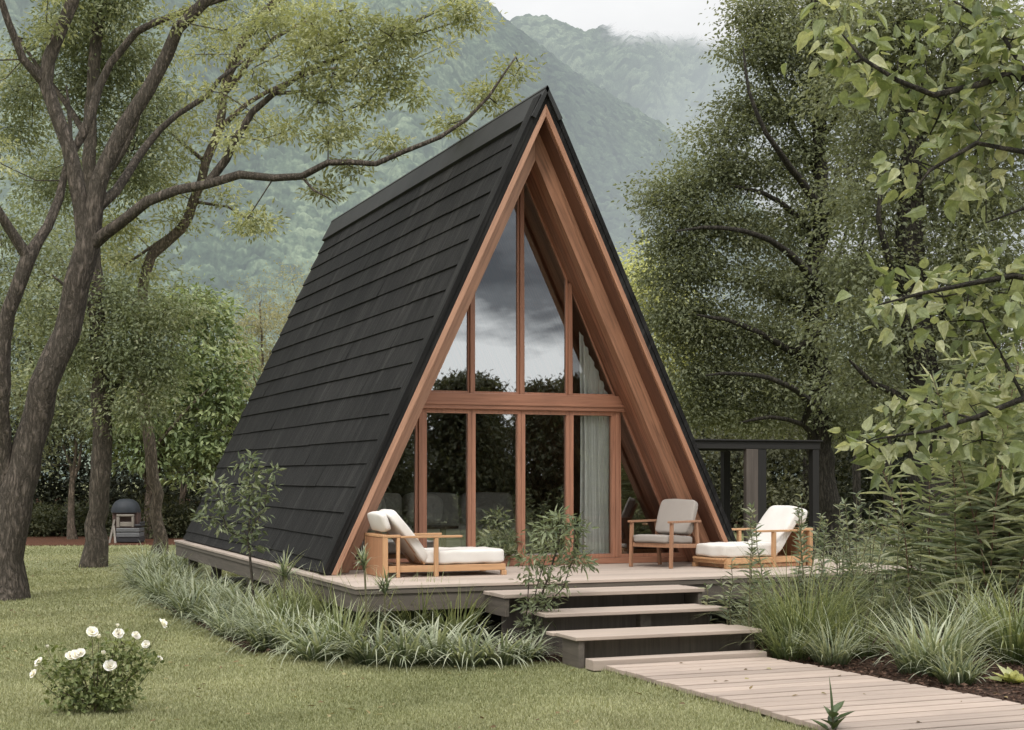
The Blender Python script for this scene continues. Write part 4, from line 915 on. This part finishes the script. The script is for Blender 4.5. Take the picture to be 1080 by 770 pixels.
for i, (px, dep, tops, bl, leaf, lab) in enumerate([
  (690, 52, [(680, 340), (702, 330)], [(672, 282, 20, 18), (690, 300, 26, 20), (712, 290, 22, 16), (660, 320, 16, 22), (690, 340, 34, 22), (722, 330, 26, 22), (700, 380, 38, 22), (730, 370, 24, 22), (712, 420, 36, 22), (740, 420, 24, 22), (660, 300, 14, 18)], LF_LIME, 'bright lime green tree just behind the right slope of the cabin'),
  (770, 46, [(760, 470), (784, 460)], [(760, 460, 34, 24), (790, 480, 40, 26), (750, 510, 34, 26), (800, 530, 40, 24), (770, 555, 44, 14), (820, 470, 34, 24)], LF_BACK, 'dark undergrowth tree seen through the open pergola'),
  (850, 44, [(840, 470), (866, 460)], [(840, 460, 40, 24), (880, 480, 40, 26), (840, 520, 40, 24), (880, 550, 40, 18), (830, 552, 36, 14), (910, 460, 34, 26)], LF_BACK, 'dark undergrowth tree right of the pergola'),
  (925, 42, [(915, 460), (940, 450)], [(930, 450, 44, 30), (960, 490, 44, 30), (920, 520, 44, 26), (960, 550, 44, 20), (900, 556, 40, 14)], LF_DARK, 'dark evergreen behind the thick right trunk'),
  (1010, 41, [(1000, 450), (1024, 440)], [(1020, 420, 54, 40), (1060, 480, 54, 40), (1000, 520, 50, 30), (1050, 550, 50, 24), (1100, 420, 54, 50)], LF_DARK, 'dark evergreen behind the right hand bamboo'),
  (905, 50, [(895, 300), (920, 280)], [(900, 60, 50, 50), (960, 110, 60, 50), (910, 180, 54, 50), (970, 240, 60, 50), (900, 300, 50, 44), (960, 350, 60, 44), (1040, 180, 60, 60), (1040, 320, 60, 60), (840, 420, 44, 34), (900, 400, 50, 34), (1050, 60, 60, 50)], LF_BACK, 'high shaded tree far behind the two right hand trunks'),
  (800, 54, [(790, 400), (815, 380)], [(790, 380, 40, 34), (830, 340, 44, 34), (780, 440, 44, 30), (840, 430, 44, 30), (850, 280, 40, 34), (820, 250, 34, 24)], LF_BACK, 'shaded tree behind the broad grey green tree')]):
    small_trunk(px, dep, 570, 500 if i else 440, tops, lab, leaf, 50 + i, bl, BK_DARK, .14, .5 if i else .8, 140, .6 if i else .5, .17, .08, 'background_tree', 'tree')
for i, (px, dep, lab) in enumerate([(745, 50, 'dark evergreen low behind the left post of the pergola'), (805, 51, 'dark evergreen low behind the tall front post of the pergola'), (868, 49, 'dark evergreen low behind the right post of the pergola'), (930, 48, 'dark evergreen low in the shade left of the thick right trunk'), (990, 47, 'dark evergreen low directly behind the thick right trunk'), (1050, 46, 'dark evergreen low at the far right edge')]):
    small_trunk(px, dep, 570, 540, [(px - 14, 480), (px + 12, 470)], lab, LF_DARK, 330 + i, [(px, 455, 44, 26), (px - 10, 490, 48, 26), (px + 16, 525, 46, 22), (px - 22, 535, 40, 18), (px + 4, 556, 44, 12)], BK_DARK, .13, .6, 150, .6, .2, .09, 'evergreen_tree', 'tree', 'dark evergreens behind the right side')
# slim dark trunks under the right hand canopy
for i, (px, dep, lab) in enumerate([(938, 36, 'slim dark trunk in the shade left of the thick right trunk'), (905, 39, 'slim dark trunk in the shade right of the pergola'), (1000, 33, 'slim dark trunk close beside the thick right trunk')]):
    small_trunk(px, dep, 570, 440, [(px - 14, 380), (px + 12, 370)], lab, LF_BACK, 70 + i, [(px, 390, 30, 20), (px + 10, 360, 30, 24), (px - 14, 420, 26, 14)], BK_DARK, .12, .4, 100, .5, .14, .07, 'slim_tree')
# foreground branches with large leaves; their trunk stands just right of the frame
D8 = 7.0
pa = [(pp(D8, (1230, 890), (1215, 760), (1196, 600), (1180, 460), (1170, 320), (1160, 180), (1150, 60), (1140, -60)), .07, .04),
 (pp(D8, (1158, 150), (1120, 110), (1085, 82), (1060, 80), (1030, 90, -.1), (985, 100, -.15), (945, 84, -.2), (910, 62, -.2), (888, 36, -.2)), .028, .006),
 (pp(D8, (1165, 240), (1120, 190), (1080, 160, -.1), (1030, 150, -.2), (980, 180, -.2), (965, 200, -.2)), .022, .005), (pp(D8, (1168, 330), (1120, 300), (1070, 290, -.1), (1020, 300, -.2), (970, 310, -.2), (925, 322, -.2)), .022, .005),
 (pp(D8, (1178, 450), (1130, 420), (1080, 420, -.1), (1030, 440, -.2), (980, 455, -.2), (930, 462, -.2)), .022, .005), (pp(D8, (1085, 82), (1060, 40), (1020, 10), (990, -10)), .016, .005), (pp(D8, (1080, 420), (1060, 380), (1040, 350)), .014, .005), (pp(D8, (1120, 190), (1080, 220), (1040, 235)), .012, .005)]
at = blobs([(892, 40, 14, 22), (906, 70, 20, 14), (884, 14, 10, 10), (940, 84, 24, 14), (966, 60, 24, 16), (1000, 100, 30, 24), (1010, 40, 30, 20), (1050, 60, 34, 26), (1072, 24, 24, 20), (940, 118, 22, 14), (984, 140, 30, 18), (1034, 130, 36, 24), (1070, 110, 26, 30), (962, 176, 22, 14), (1000, 190, 26, 14), (1056, 186, 22, 14), (1010, 10, 24, 12),
  (930, 318, 18, 10), (964, 312, 26, 12), (1004, 304, 30, 16), (1044, 296, 34, 22), (1078, 316, 16, 18), (1020, 340, 26, 12), (960, 344, 14, 8),
  (924, 460, 18, 10), (954, 450, 26, 14), (996, 440, 32, 18), (1040, 430, 34, 22), (1078, 404, 16, 22), (946, 484, 14, 8), (1020, 470, 30, 12), (1056, 476, 30, 16), (1064, 366, 18, 10)], D8, np.random.default_rng(108), .58, dd=1.3)
make_tree('foreground_branch_tree', 'young tree at the right edge whose large light green leaves hang close to the viewer', 'tree', base_of(pa), pa, at, BK_DARK, LF_FORE, 18, 8, .08, .088, .058, LOBED, .7, .6, -.2, None, .003, .2, .03, droop=.45)
# trees behind the viewer, mirrored in the glass
gB = np.random.default_rng(110)
for i in range(11):
    x = 8.0 + i * 1.75 + gB.uniform(-.5, .5); y = -11 - gB.uniform(0, 7); h = gB.uniform(4.3, 5.4)
    n = 200; t = gB.random(n) ** .8; zz = .25 + t * (h - .25); rr = 1.75 * (1 - t ** 1.6) * np.sqrt(gB.random(n)) + .12; a = gB.random(n) * 6.283
    att = np.stack([x + rr * np.cos(a), y + rr * np.sin(a), zz], 1)
    make_tree('reflected_tree', 'dark tree standing across the lawn, seen only mirrored in the cabin glass', 'tree', (x, y, 0), [([np.array([x, y, 0]), np.array([x + .1, y, h * .5]), np.array([x, y + .1, h * .95])], .16, .03)], att, BK_DARK, LF_BACK, 200 + i, 75, .32, .2, .10, RHOMB, .55, 1, -.3, 'dark trees mirrored in the glass')

# ------------------------------------------------------------------ hedges at the back of the lawn
def bush(name, label, cat, c, r, h, leafm, seed, n=60, per=70, Ln=.08, Wd=.04, sig=.16, half=LANCE, group=None, stem_m=BK_DARK, nst=5):
    g = np.random.default_rng(seed); u = unit(g.normal(size=(n, 3))) * g.random((n, 1)) ** .4; u[:, 2] = np.abs(u[:, 2])
    att = np.array([c[0], c[1], .08]) + u * np.array([r, r, h])
    paths = [([np.array([c[0], c[1], 0]), np.array([c[0] + .02, c[1], h * .2])], .02, .015)]
    for k in range(nst):
        a = k / nst * 6.283 + g.random(); paths.append(([np.array([c[0], c[1], .05]), np.array([c[0] + .3 * r * math.cos(a), c[1] + .3 * r * math.sin(a), h * .4]), np.array([c[0] + .5 * r * math.cos(a), c[1] + .5 * r * math.sin(a), h * .75])], .012, .005))
    return make_tree(name, label, cat, (c[0], c[1], 0), paths, att, stem_m, leafm, seed, per, sig, Ln, Wd, half, .7, .9, .1, group, .003)
LF_HEDGE = leafmat('leaf_hedge', [(.03, .037, .018), (.075, .084, .042), (.16, .16, .09)], .25)
for i, (px, dep, r, h, lab) in enumerate([(45, 43, 1.1, .75, 'low dark hedge bush at the mulch strip left of the slender trunk'), (92, 43, .8, .7, 'low dark hedge bush just left of the straight trunk'), (165, 41.5, .95, 1.05, 'rounded olive bush at the mulch strip right of the hooded cart'), (190, 42, .7, .6, 'low leafy bush at the mulch strip beside the back of the deck'), (20, 43.5, .9, .7, 'low dark hedge bush seen beside the forked trunk')]):
    q = P(px, 560, dep); bush('hedge_bush', lab, 'bush', (q[0], q[1]), r, h, LF_HEDGE, 80 + i, 70, 70, .12, .055, .2)

# ------------------------------------------------------------------ grasses and border plants
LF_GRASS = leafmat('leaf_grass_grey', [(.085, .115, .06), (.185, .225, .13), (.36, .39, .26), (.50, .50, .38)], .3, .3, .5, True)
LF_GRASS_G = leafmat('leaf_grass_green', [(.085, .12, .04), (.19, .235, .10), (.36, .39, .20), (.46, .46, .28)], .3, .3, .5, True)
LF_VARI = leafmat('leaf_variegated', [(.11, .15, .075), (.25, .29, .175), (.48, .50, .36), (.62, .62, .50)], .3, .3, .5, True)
def grass_clump(c, r, h, n, mat, seed, w=.011, label='', group=None, lean=(.05, .75), curl=(.6, 1.9), name='grass_clump', az0=None, k=6):
    g = np.random.default_rng(seed); a = g.random(n) * 6.283; rr = r * .38 * np.sqrt(g.random(n))
    base = np.stack([c[0] + rr * np.cos(a), c[1] + rr * np.sin(a), np.zeros(n)], 1)
    az = a + g.normal(size=n) * .5
    if az0 is not None: az = az0 + g.normal(size=n) * .8
    ln = h * g.uniform(.75, 1.5, n); le = g.uniform(lean[0], lean[1], n); cu = g.uniform(curl[0], curl[1], n)
    root = thing(name, (c[0], c[1], 0), label, 'grass plant', group)
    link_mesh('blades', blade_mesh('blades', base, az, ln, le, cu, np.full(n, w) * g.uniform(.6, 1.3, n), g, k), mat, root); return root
gG = np.random.default_rng(120); sd = 300
ROW = 'low arching grass clump in the soft row along the left side of the deck'
for y in np.arange(14.8, 28.2, .72):
    for x in ((3.12, 3.62) if y < 25 else (3.5, 4.0)):
        xx = x + gG.uniform(-.14, .14) + max(0, (y - 19)) * .035; yy = y + gG.uniform(-.2, .2); sd += 1
        grass_clump((xx, yy), .5, gG.uniform(.40, .62), 120, LF_GRASS if gG.random() < .75 else LF_VARI, sd, .024, ROW, 'arching grasses along the left of the deck', (.1, .95), (.9, 2.3))
FR = [(360, 688, .62, 0), (392, 694, .6, 1), (300, 668, .62, 0), (335, 690, .55, 1), (425, 696, .55, 1), (458, 694, .6, 2), (492, 696, .5, 1), (525, 694, .42, 2), (550, 690, .36, 2), (270, 660, .55, 1), (318, 662, .7, 0), (400, 676, .7, 0), (440, 676, .7, 0), (480, 678, .65, 0), (350, 668, .7, 0), (258, 648, .6, 1), (282, 662, .6, 1), (300, 676, .55, 1), (318, 682, .55, 1), (272, 650, .6, 1)]
for i, (px, py, h, mk) in enumerate(FR):
    q = G(px, py + 7); sd += 1
    lab = ['tall upright green grass clump in the bed before the left front of the deck', 'low arching grass clump at the lawn edge before the left front of the deck', 'low arching pale grass clump between the deck front and the steps'][mk]
    grass_clump(q, .45, h * .9, 120, (LF_GRASS_G, LF_VARI, LF_VARI)[mk], sd, .026 if mk else .018, lab, ['upright grasses before the deck', 'arching grasses at the lawn edge', 'pale grasses by the steps'][mk], (.02, .5) if mk == 0 else (.1, .9), (.3, 1.3) if mk == 0 else (.8, 2.2))
RG = [(806, 682, .5, .5, 120, LF_GRASS, .013, 'short grey green grass hugging the right end of the lowest tread'), (834, 697, .5, .5, 130, LF_GRASS_G, .012, 'short bright grass at the boardwalk edge left of the large fountain grass'), (878, 702, .42, .4, 110, LF_VARI, .015, 'short pale grass at the boardwalk edge below the large fountain grass'), (852, 690, .95, .9, 420, LF_GRASS_G, .010, 'large fine green fountain grass right of the steps beside the boardwalk'), (905, 694, .55, .5, 180, LF_GRASS_G, .011, 'small green grass clump right of the large fountain grass at the boardwalk edge'),
 (938, 668, .9, .8, 260, LF_GRASS, .014, 'grey green arching grass behind the variegated clump'), (982, 712, .62, .7, 240, LF_VARI, .017, 'pale variegated grass clump at the right edge of the boardwalk'),
 (985, 650, 1.1, .9, 260, LF_GRASS, .016, 'tall grey green grass at the right in front of the bamboo'), (812, 668, .6, .6, 170, LF_GRASS, .011, 'grey green grass tucked beside the lowest steps'), (890, 650, .8, .7, 220, LF_GRASS, .012, 'grey green grass behind the large fountain grass'),
 (1030, 690, .8, .7, 180, LF_GRASS, .018, 'broad bladed grass at the right under the bamboo'), (1075, 700, .8, .6, 150, LF_GRASS_G, .02, 'broad bladed green grass at the right edge of the picture'), (1050, 660, 1.0, .8, 200, LF_GRASS, .018, 'tall arching grass deep in the right bed'), (1010, 722, .35, .4, 90, LF_VARI, .02, 'small pale grass tuft at the boardwalk edge on the right'), (925, 640, .8, .7, 180, LF_GRASS, .014, 'arching grey grass in the middle of the right bed')]
for px, py, h, r, n, mt, w, lab in RG:
    q = G(px, py); sd += 1; grass_clump(q, r, h * 1.0, int(n * 1.4), mt, sd, w * 1.15, lab, 'grasses in the right bed', (.03, .75), (.5, 1.8))
# stems with narrow leaves all the way up
LF_STEM = leafmat('leaf_sage', [(.11, .14, .09), (.22, .255, .17), (.40, .415, .30)], .35, .3, .5); M_STEM = plain('green_stem', (.12, .11, .06), .7); M_STEM_R = plain('red_stem', (.14, .07, .05), .7)
def leafy_stems(c, stems, label, seed, Ln=.13, Wd=.026, dens=42, mat=None, group=None, stem_mat=None, name='leafy_stem_plant', cat='plant', start=.3, hang=.0, half=LANCE, up=.7):
    """stems: (dx, dy, height, lean x, lean y)"""
    g = np.random.default_rng(seed); root = thing(name, (c[0], c[1], 0), label, cat, group); Pz = []; Dz = []; Nz = []; Lz = []
    for dx, dy, h, lx, ly in stems:
        t = np.linspace(0, 1, 9); p = np.stack([c[0] + dx + lx * t ** 1.5, c[1] + dy + ly * t ** 1.5, h * t], 1); p[1:-1] += g.normal(size=(7, 3)) * .008
        mb = MB(); mb.tube(p, np.linspace(.009, .003, 9), 6); mb.build('stem', stem_mat or M_STEM, root)
        n = int(dens * h); tt = np.sort(g.uniform(start, 1, n)); q = np.stack([np.interp(tt, t, p[:, k]) for k in range(3)], 1)
        a = np.arange(n) * 2.4 + g.normal(size=n) * .3; el = g.uniform(.15, .9, n) * (.4 + .8 * tt) + hang
        d = np.stack([np.cos(a) * np.cos(el), np.sin(a) * np.cos(el), np.sin(el)], 1)
        Pz.append(q); Dz.append(d); Nz.append(unit(np.array([0, 0, up]) + g.normal(size=(n, 3)) * .3)); Lz.append(Ln * g.uniform(.6, 1.2, n) * (1.15 - .55 * tt ** 2))
    Pz = np.vstack(Pz); Lz = np.concatenate(Lz)
    link_mesh('leaves', leaf_mesh('leaves', Pz, np.vstack(Dz), np.vstack(Nz), Lz, Wd * g.uniform(.7, 1.2, len(Pz)), g, half, droop=.25), mat or LF_STEM, root); return root
def rs(g, n, sp, h0, h1, ln=.15): return [(g.normal() * sp, g.normal() * sp, g.uniform(h0, h1), g.normal() * ln, g.normal() * ln) for _ in range(n)]
gS = np.random.default_rng(130)
for i, (px, py, n, sp, h0, h1, lab) in enumerate([(795, 690, 3, .12, 1.2, 1.6, 'sage leaved plant with upright stems in front of the right lounger'), (884, 686, 8, .2, 1.2, 1.7, 'tall sage leaved plant standing at the head of the right lounger'), (898, 680, 7, .22, 1.1, 1.65, 'sage leaved plant right of the right lounger'), (772, 684, 4, .10, .6, .95, 'short sage leaved plant beside the landing step'), (930, 668, 7, .25, 1.0, 1.5, 'sage leaved plant in the shade of the right bed'), (835, 684, 5, .2, .7, .95, 'sage leaved plant low in front of the right lounger')]):
    leafy_stems(G(px, py), rs(gS, n, sp, h0, h1), lab, 400 + i, group='sage leaved plants round the right lounger')
# bushy saplings
LF_SAP = leafmat('leaf_sapling', [(.075, .10, .055), (.18, .21, .12), (.36, .385, .25)], .3, .3, .5)
def sapling(pxs, dep, bl, label, seed, r=.02, leaf=None, per=26, sig=.08, Ln=.09, Wd=.028, name='sapling', dens=2.2, half=LANCE):
    paths = [(pp(dep, *pxs[0]), r, r * .35)] + [(pp(dep, *q), r * .5, r * .25) for q in pxs[1:]]
    at = blobs(bl, dep, np.random.default_rng(seed), dens)
    return make_tree(name, label, 'sapling', base_of(paths), paths, at, BK_GREY, leaf or LF_SAP, seed, per, sig, Ln, Wd, half, .6, .8, .0, None, .003, .5, .03)
DS = float(np.dot(G(265, 664)[:2], (SY, CY)))
sapling([[(268, 664), (267, 620), (262, 570), (264, 530), (262, 500)], [(266, 590), (240, 560), (222, 545)], [(262, 560), (280, 530), (282, 505)], [(240, 560), (228, 520), (228, 512)]], DS, [(255, 505, 12, 9), (278, 500, 13, 9), (268, 525, 18, 10), (285, 520, 10, 8), (228, 512, 6, 5), (222, 545, 14, 8), (240, 552, 14, 7), (272, 545, 12, 8), (262, 560, 10, 6), (268, 575, 10, 5), (236, 530, 5, 5), (262, 488, 6, 5)], 'thin young tree in front of the black roof slope', 501, .018, per=15, sig=.07, Ln=.10, Wd=.036, dens=1.9)
DS2 = float(np.dot(G(550, 692)[:2], (SY, CY)))
sapling([[(552, 692), (560, 655), (578, 610), (590, 570), (592, 545)], [(553, 684), (556, 640), (558, 610), (558, 590)], [(562, 650), (594, 620), (604, 590), (606, 560)], [(556, 672), (566, 620), (578, 580), (575, 555)]], DS2, [(592, 552, 14, 8), (575, 560, 10, 7), (608, 556, 7, 8), (598, 572, 14, 8), (580, 578, 12, 7), (562, 592, 10, 7), (588, 594, 12, 7), (604, 592, 9, 8), (570, 612, 12, 6), (592, 618, 10, 6), (612, 590, 5, 5), (580, 635, 14, 5), (570, 655, 14, 6), (548, 672, 12, 6), (555, 662, 12, 6), (560, 640, 8, 5)], 'bushy sapling growing in front of the left end of the steps', 502, .016, per=24, sig=.06, Ln=.085, Wd=.024)
DS3 = float(np.dot(G(528, 597, ZD)[:2], (SY, CY)))
q0 = P(528, 597, DS3)
paths = [([q0 + [0, 0, 0], q0 + [.01, 0, .15], q0 + [.02, 0, .35]], .012, .006), ([q0 + [0, 0, .05], q0 + [-.1, 0, .3]], .008, .004), ([q0 + [0, 0, .05], q0 + [.12, .03, .28]], .008, .004)]
at = blobs([(524, 556, 10, 8), (516, 568, 8, 6), (536, 566, 10, 7), (526, 574, 14, 8), (542, 578, 8, 7), (520, 586, 9, 4), (536, 587, 11, 4), (523, 548, 5, 4)], DS3, np.random.default_rng(503), 2.4)
make_tree('shrub', 'small leafy shrub on the deck right of the left lounger', 'shrub', tuple(q0), paths, at, BK_GREY, LF_SAP, 503, 24, .06, .10, .03, LANCE, .6, .8, .05, None, .003)
# spiky tufts on thin stems
def spiky(px, py, top, label, seed, n=46, Ln=.32, extra=()):
    c = G(px, py); g = np.random.default_rng(seed); dep = float(np.dot(c[:2], (SY, CY))); root = thing('spiky_plant', (c[0], c[1], 0), label, 'plant', None)
    for tx, ty in (top,) + tuple(extra):
        h = P(tx, ty, dep); mb = MB(); mb.tube(catmull([np.array([c[0], c[1], 0]), (np.array([c[0], c[1], 0]) + h) / 2 + g.normal(size=3) * .02, h], .08), .010, 6); mb.build('stem', M_STEM, root)
        a = g.random(n) * 6.283; b = np.repeat(h[None], n, 0) + g.normal(size=(n, 3)) * .015; b[:, 2] -= g.random(n) * .1
        link_mesh('leaf_tuft', blade_mesh('leaf_tuft', b, a, Ln * g.uniform(.6, 1.2, n), g.uniform(.1, 1.5, n), g.uniform(.2, 1.1, n), np.full(n, .02), g, 5), LF_VARI, root)
    return root
spiky(302, 676, (300, 604), 'spiky tuft of strap leaves on a thin stem before the front corner of the roof', 511, 50, .36)
spiky(386, 694, (384, 590), 'spiky leaf tuft on a tall stem before the left lounger', 512, 40, .20)
spiky(408, 694, (405, 616), 'spiky leaf tuft on a short stem below the left lounger', 513, 44, .24)
# bamboo like shrub at the right
LF_BAM = leafmat('leaf_bamboo', [(.13, .165, .095), (.28, .315, .195), (.48, .49, .34)], .42, .3, .5)
gB2 = np.random.default_rng(140)
for i, (px, py, n, h0, h1, lab) in enumerate([(1046, 678, 9, 1.9, 3.1, 'bamboo like shrub with long narrow leaves at the right end of the boardwalk'), (1082, 676, 10, 2.3, 3.6, 'tallest bamboo like shrub at the right edge of the picture'), (1010, 668, 8, 1.2, 2.1, 'lower bamboo like shrub left of the taller ones in the right bed')]):
    leafy_stems(G(px, py), rs(gB2, n, .2, h0, h1, .4), lab, 600 + i, .42, .036, 40, LF_BAM, None, M_STEM_R, 'bamboo_shrub', 'shrub', .2, -.1, LANCE, .8)
# low broad leaf plants on the right bed edge
def broad(px, py, label, seed, n=12, Ln=.2, Wd=.08, mat=None, upright=.3, z=0.):
    c = G(px, py); g = np.random.default_rng(seed); root = thing('broadleaf_plant', (c[0], c[1], 0), label, 'plant'); a = np.arange(n) * 2.4 + g.random()
    el = g.uniform(upright, upright + .7, n); d = np.stack([np.cos(a) * np.cos(el), np.sin(a) * np.cos(el), np.sin(el)], 1); b = np.stack([np.full(n, c[0]), np.full(n, c[1]), .01 + z * np.arange(n) / n], 1)
    if z: MB().tube([(c[0], c[1], 0), (c[0] + .005, c[1], z)], [.012, .006], 6).build('stem', M_STEM, root)
    link_mesh('leaves', leaf_mesh('leaves', b, d, unit(np.array([0, 0, 1.]) - d * .3 + g.normal(size=(n, 3)) * .15), Ln * g.uniform(.7, 1.2, n), Wd, g, OVATE, droop=.2), mat or LF_SAP, root); return root
broad(1068, 722, 'low broad leaved plant on the mulch at the right edge', 521, 14, .22, .09, LF_LIME)
broad(1022, 712, 'low pale broad leaved plant on the mulch left of the bamboo stems', 522, 10, .24, .07, LF_VARI)
broad(878, 778, 'single dark green plant with a tall pointed leaf at the boardwalk edge', 523, 9, .16, .075, leafmat('leaf_dark_plant', [(.05, .075, .03), (.08, .11, .045), (.12, .15, .07)], .2, .4, .4), .5, .16)
c = G(878, 778); g = np.random.default_rng(5); root = [o for o in bpy.data.objects if o.name.startswith('broadleaf_plant')][-1]
link_mesh('tall_leaf', blade_mesh('tall_leaf', np.array([[c[0], c[1], .15]]), np.array([2.]), np.array([.27]), np.array([.05]), np.array([.12]), np.array([.04]), g, 6, np.array([.3])), leafmat('leaf_tall', [(.05, .08, .035), (.08, .11, .045), (.10, .13, .06)], .2, .4, .4), root)

# ------------------------------------------------------------------ white rose bush on the lawn
LF_ROSE = leafmat('leaf_rose', [(.06, .085, .03), (.155, .19, .07), (.33, .36, .17)], .3, .35, .45)
rb = G(102, 752); DR = float(np.dot(rb[:2], (SY, CY)))
FL = [(116, 703, .040, 0), (80, 691, .034, 0), (74, 692, .03, 0), (85, 689, .03, 0), (97, 667, .036, 0), (104, 673, .024, 1), (125, 669, .034, 0), (124, 661, .018, 1), (143, 671, .028, 0), (154, 680, .026, 0), (171, 658, .034, 2), (42, 699, .034, 2), (36, 711, .03, 2), (50, 683, .016, 1), (109, 690, .022, 1), (168, 695, .022, 2)]
paths = [([np.array([rb[0], rb[1], 0]), np.array([rb[0], rb[1], .1])], .014, .012)]
for px, py, r, k in FL: 
    e = P(px, py + 2, DR + (g.random() - .5) * .3); m = (rb + e) / 2 + np.array([(e[0] - rb[0]) * .12, 0, -.02]); paths.append(([np.array([rb[0], rb[1], .05]), m, e], .006, .0025))
at = blobs([(100, 730, 34, 14), (80, 715, 26, 12), (125, 710, 28, 12), (60, 704, 16, 9), (140, 690, 18, 10), (105, 695, 30, 10), (100, 742, 26, 8), (125, 682, 18, 8), (150, 700, 12, 8), (75, 736, 22, 8), (130, 730, 20, 10), (100, 747, 30, 5), (88, 740, 26, 8), (118, 740, 24, 8), (52, 695, 8, 7)], DR, np.random.default_rng(531), 4.2, zmin=.05)
at = at[at[:, 2] > .04]
rose = make_tree('rose_bush', 'small rose bush with open white flowers standing alone on the lawn', 'bush', (rb[0], rb[1], 0), paths, at, plain('rose_stem', (.09, .075, .035), .7), LF_ROSE, 531, 9, .05, .046, .026, OVATE, .7, .9, .0, None, .002, .4, .02)
M_PETAL = leafmat('petal', [(.80, .76, .76), (.90, .88, .88), (.93, .92, .92)], .25, .2, .6); M_HEART = plain('flower_heart', (.50, .40, .16), .8)
def flower(e, r, axis, kind, seed):
    g = np.random.default_rng(seed); axis = Vector(axis).normalized(); q = axis.to_track_quat('Z', 'Y').to_matrix(); V = []; Fq = []; rn = []
    lay = ((5, 1.0, .35), (5, .82, .75), (4, .55, 1.15), (3, .36, 1.35)) if kind != 1 else ((4, .9, 1.2), (3, .7, 1.4))
    for n, sc, el in lay:
        for k in range(n):
            a = k / n * 6.283 + g.random() * .5; e1 = el + g.normal() * .12; b = len(V); rr = r * 1.15 * sc
            for u in range(4):
                for w in range(5):
                    tu = u / 3; tw = (w / 4 - .5) * 2; wid = math.sin(math.pi * min(1, .12 + .62 * tu)) * .62
                    rad = rr * tu; z = rad * math.sin(e1) + .10 * rr * tu * tu * (-1 if el < .6 else .3) + .14 * rr * tw * tw * tu; ra = rad * math.cos(e1) * (1 - .06 * tw * tw)
                    p = Vector((ra * math.cos(a) - tw * wid * rr * math.sin(a), ra * math.sin(a) + tw * wid * rr * math.cos(a), z)); V.append(tuple(q @ p + Vector(e))); 
            for u in range(3):
                for w in range(4): Fq.append((b + u * 5 + w, b + u * 5 + w + 1, b + u * 5 + w + 6, b + u * 5 + w + 5))
            rn += [g.random()] * 20
    fl = link_mesh('flower', np_mesh('flower', np.array(V), np.array(Fq), True, {'rnd': np.array(rn)}), M_PETAL, rose)
    if kind == 0:
        mb = MB(); cc = Vector(e) + axis * r * .28
        for _ in range(14):
            o = Vector(g.normal(size=3)) * r * .06; mb.tube([cc - axis * r * .2 + o * .3, cc + o], [.0012, .002], 4)
        mb.build('stamens', M_HEART, fl)
for i, (px, py, r, k) in enumerate(FL):
    e = P(px, py, DR - .12 if k != 2 else DR); ax = (-.3 + .6 * g.random(), -.75, .55) if k == 0 else ((0, -.2, 1) if k == 1 else ((.7 if px > 100 else -.7), -.3, .5)); flower(e, r * 1.12, ax, k, 540 + i)
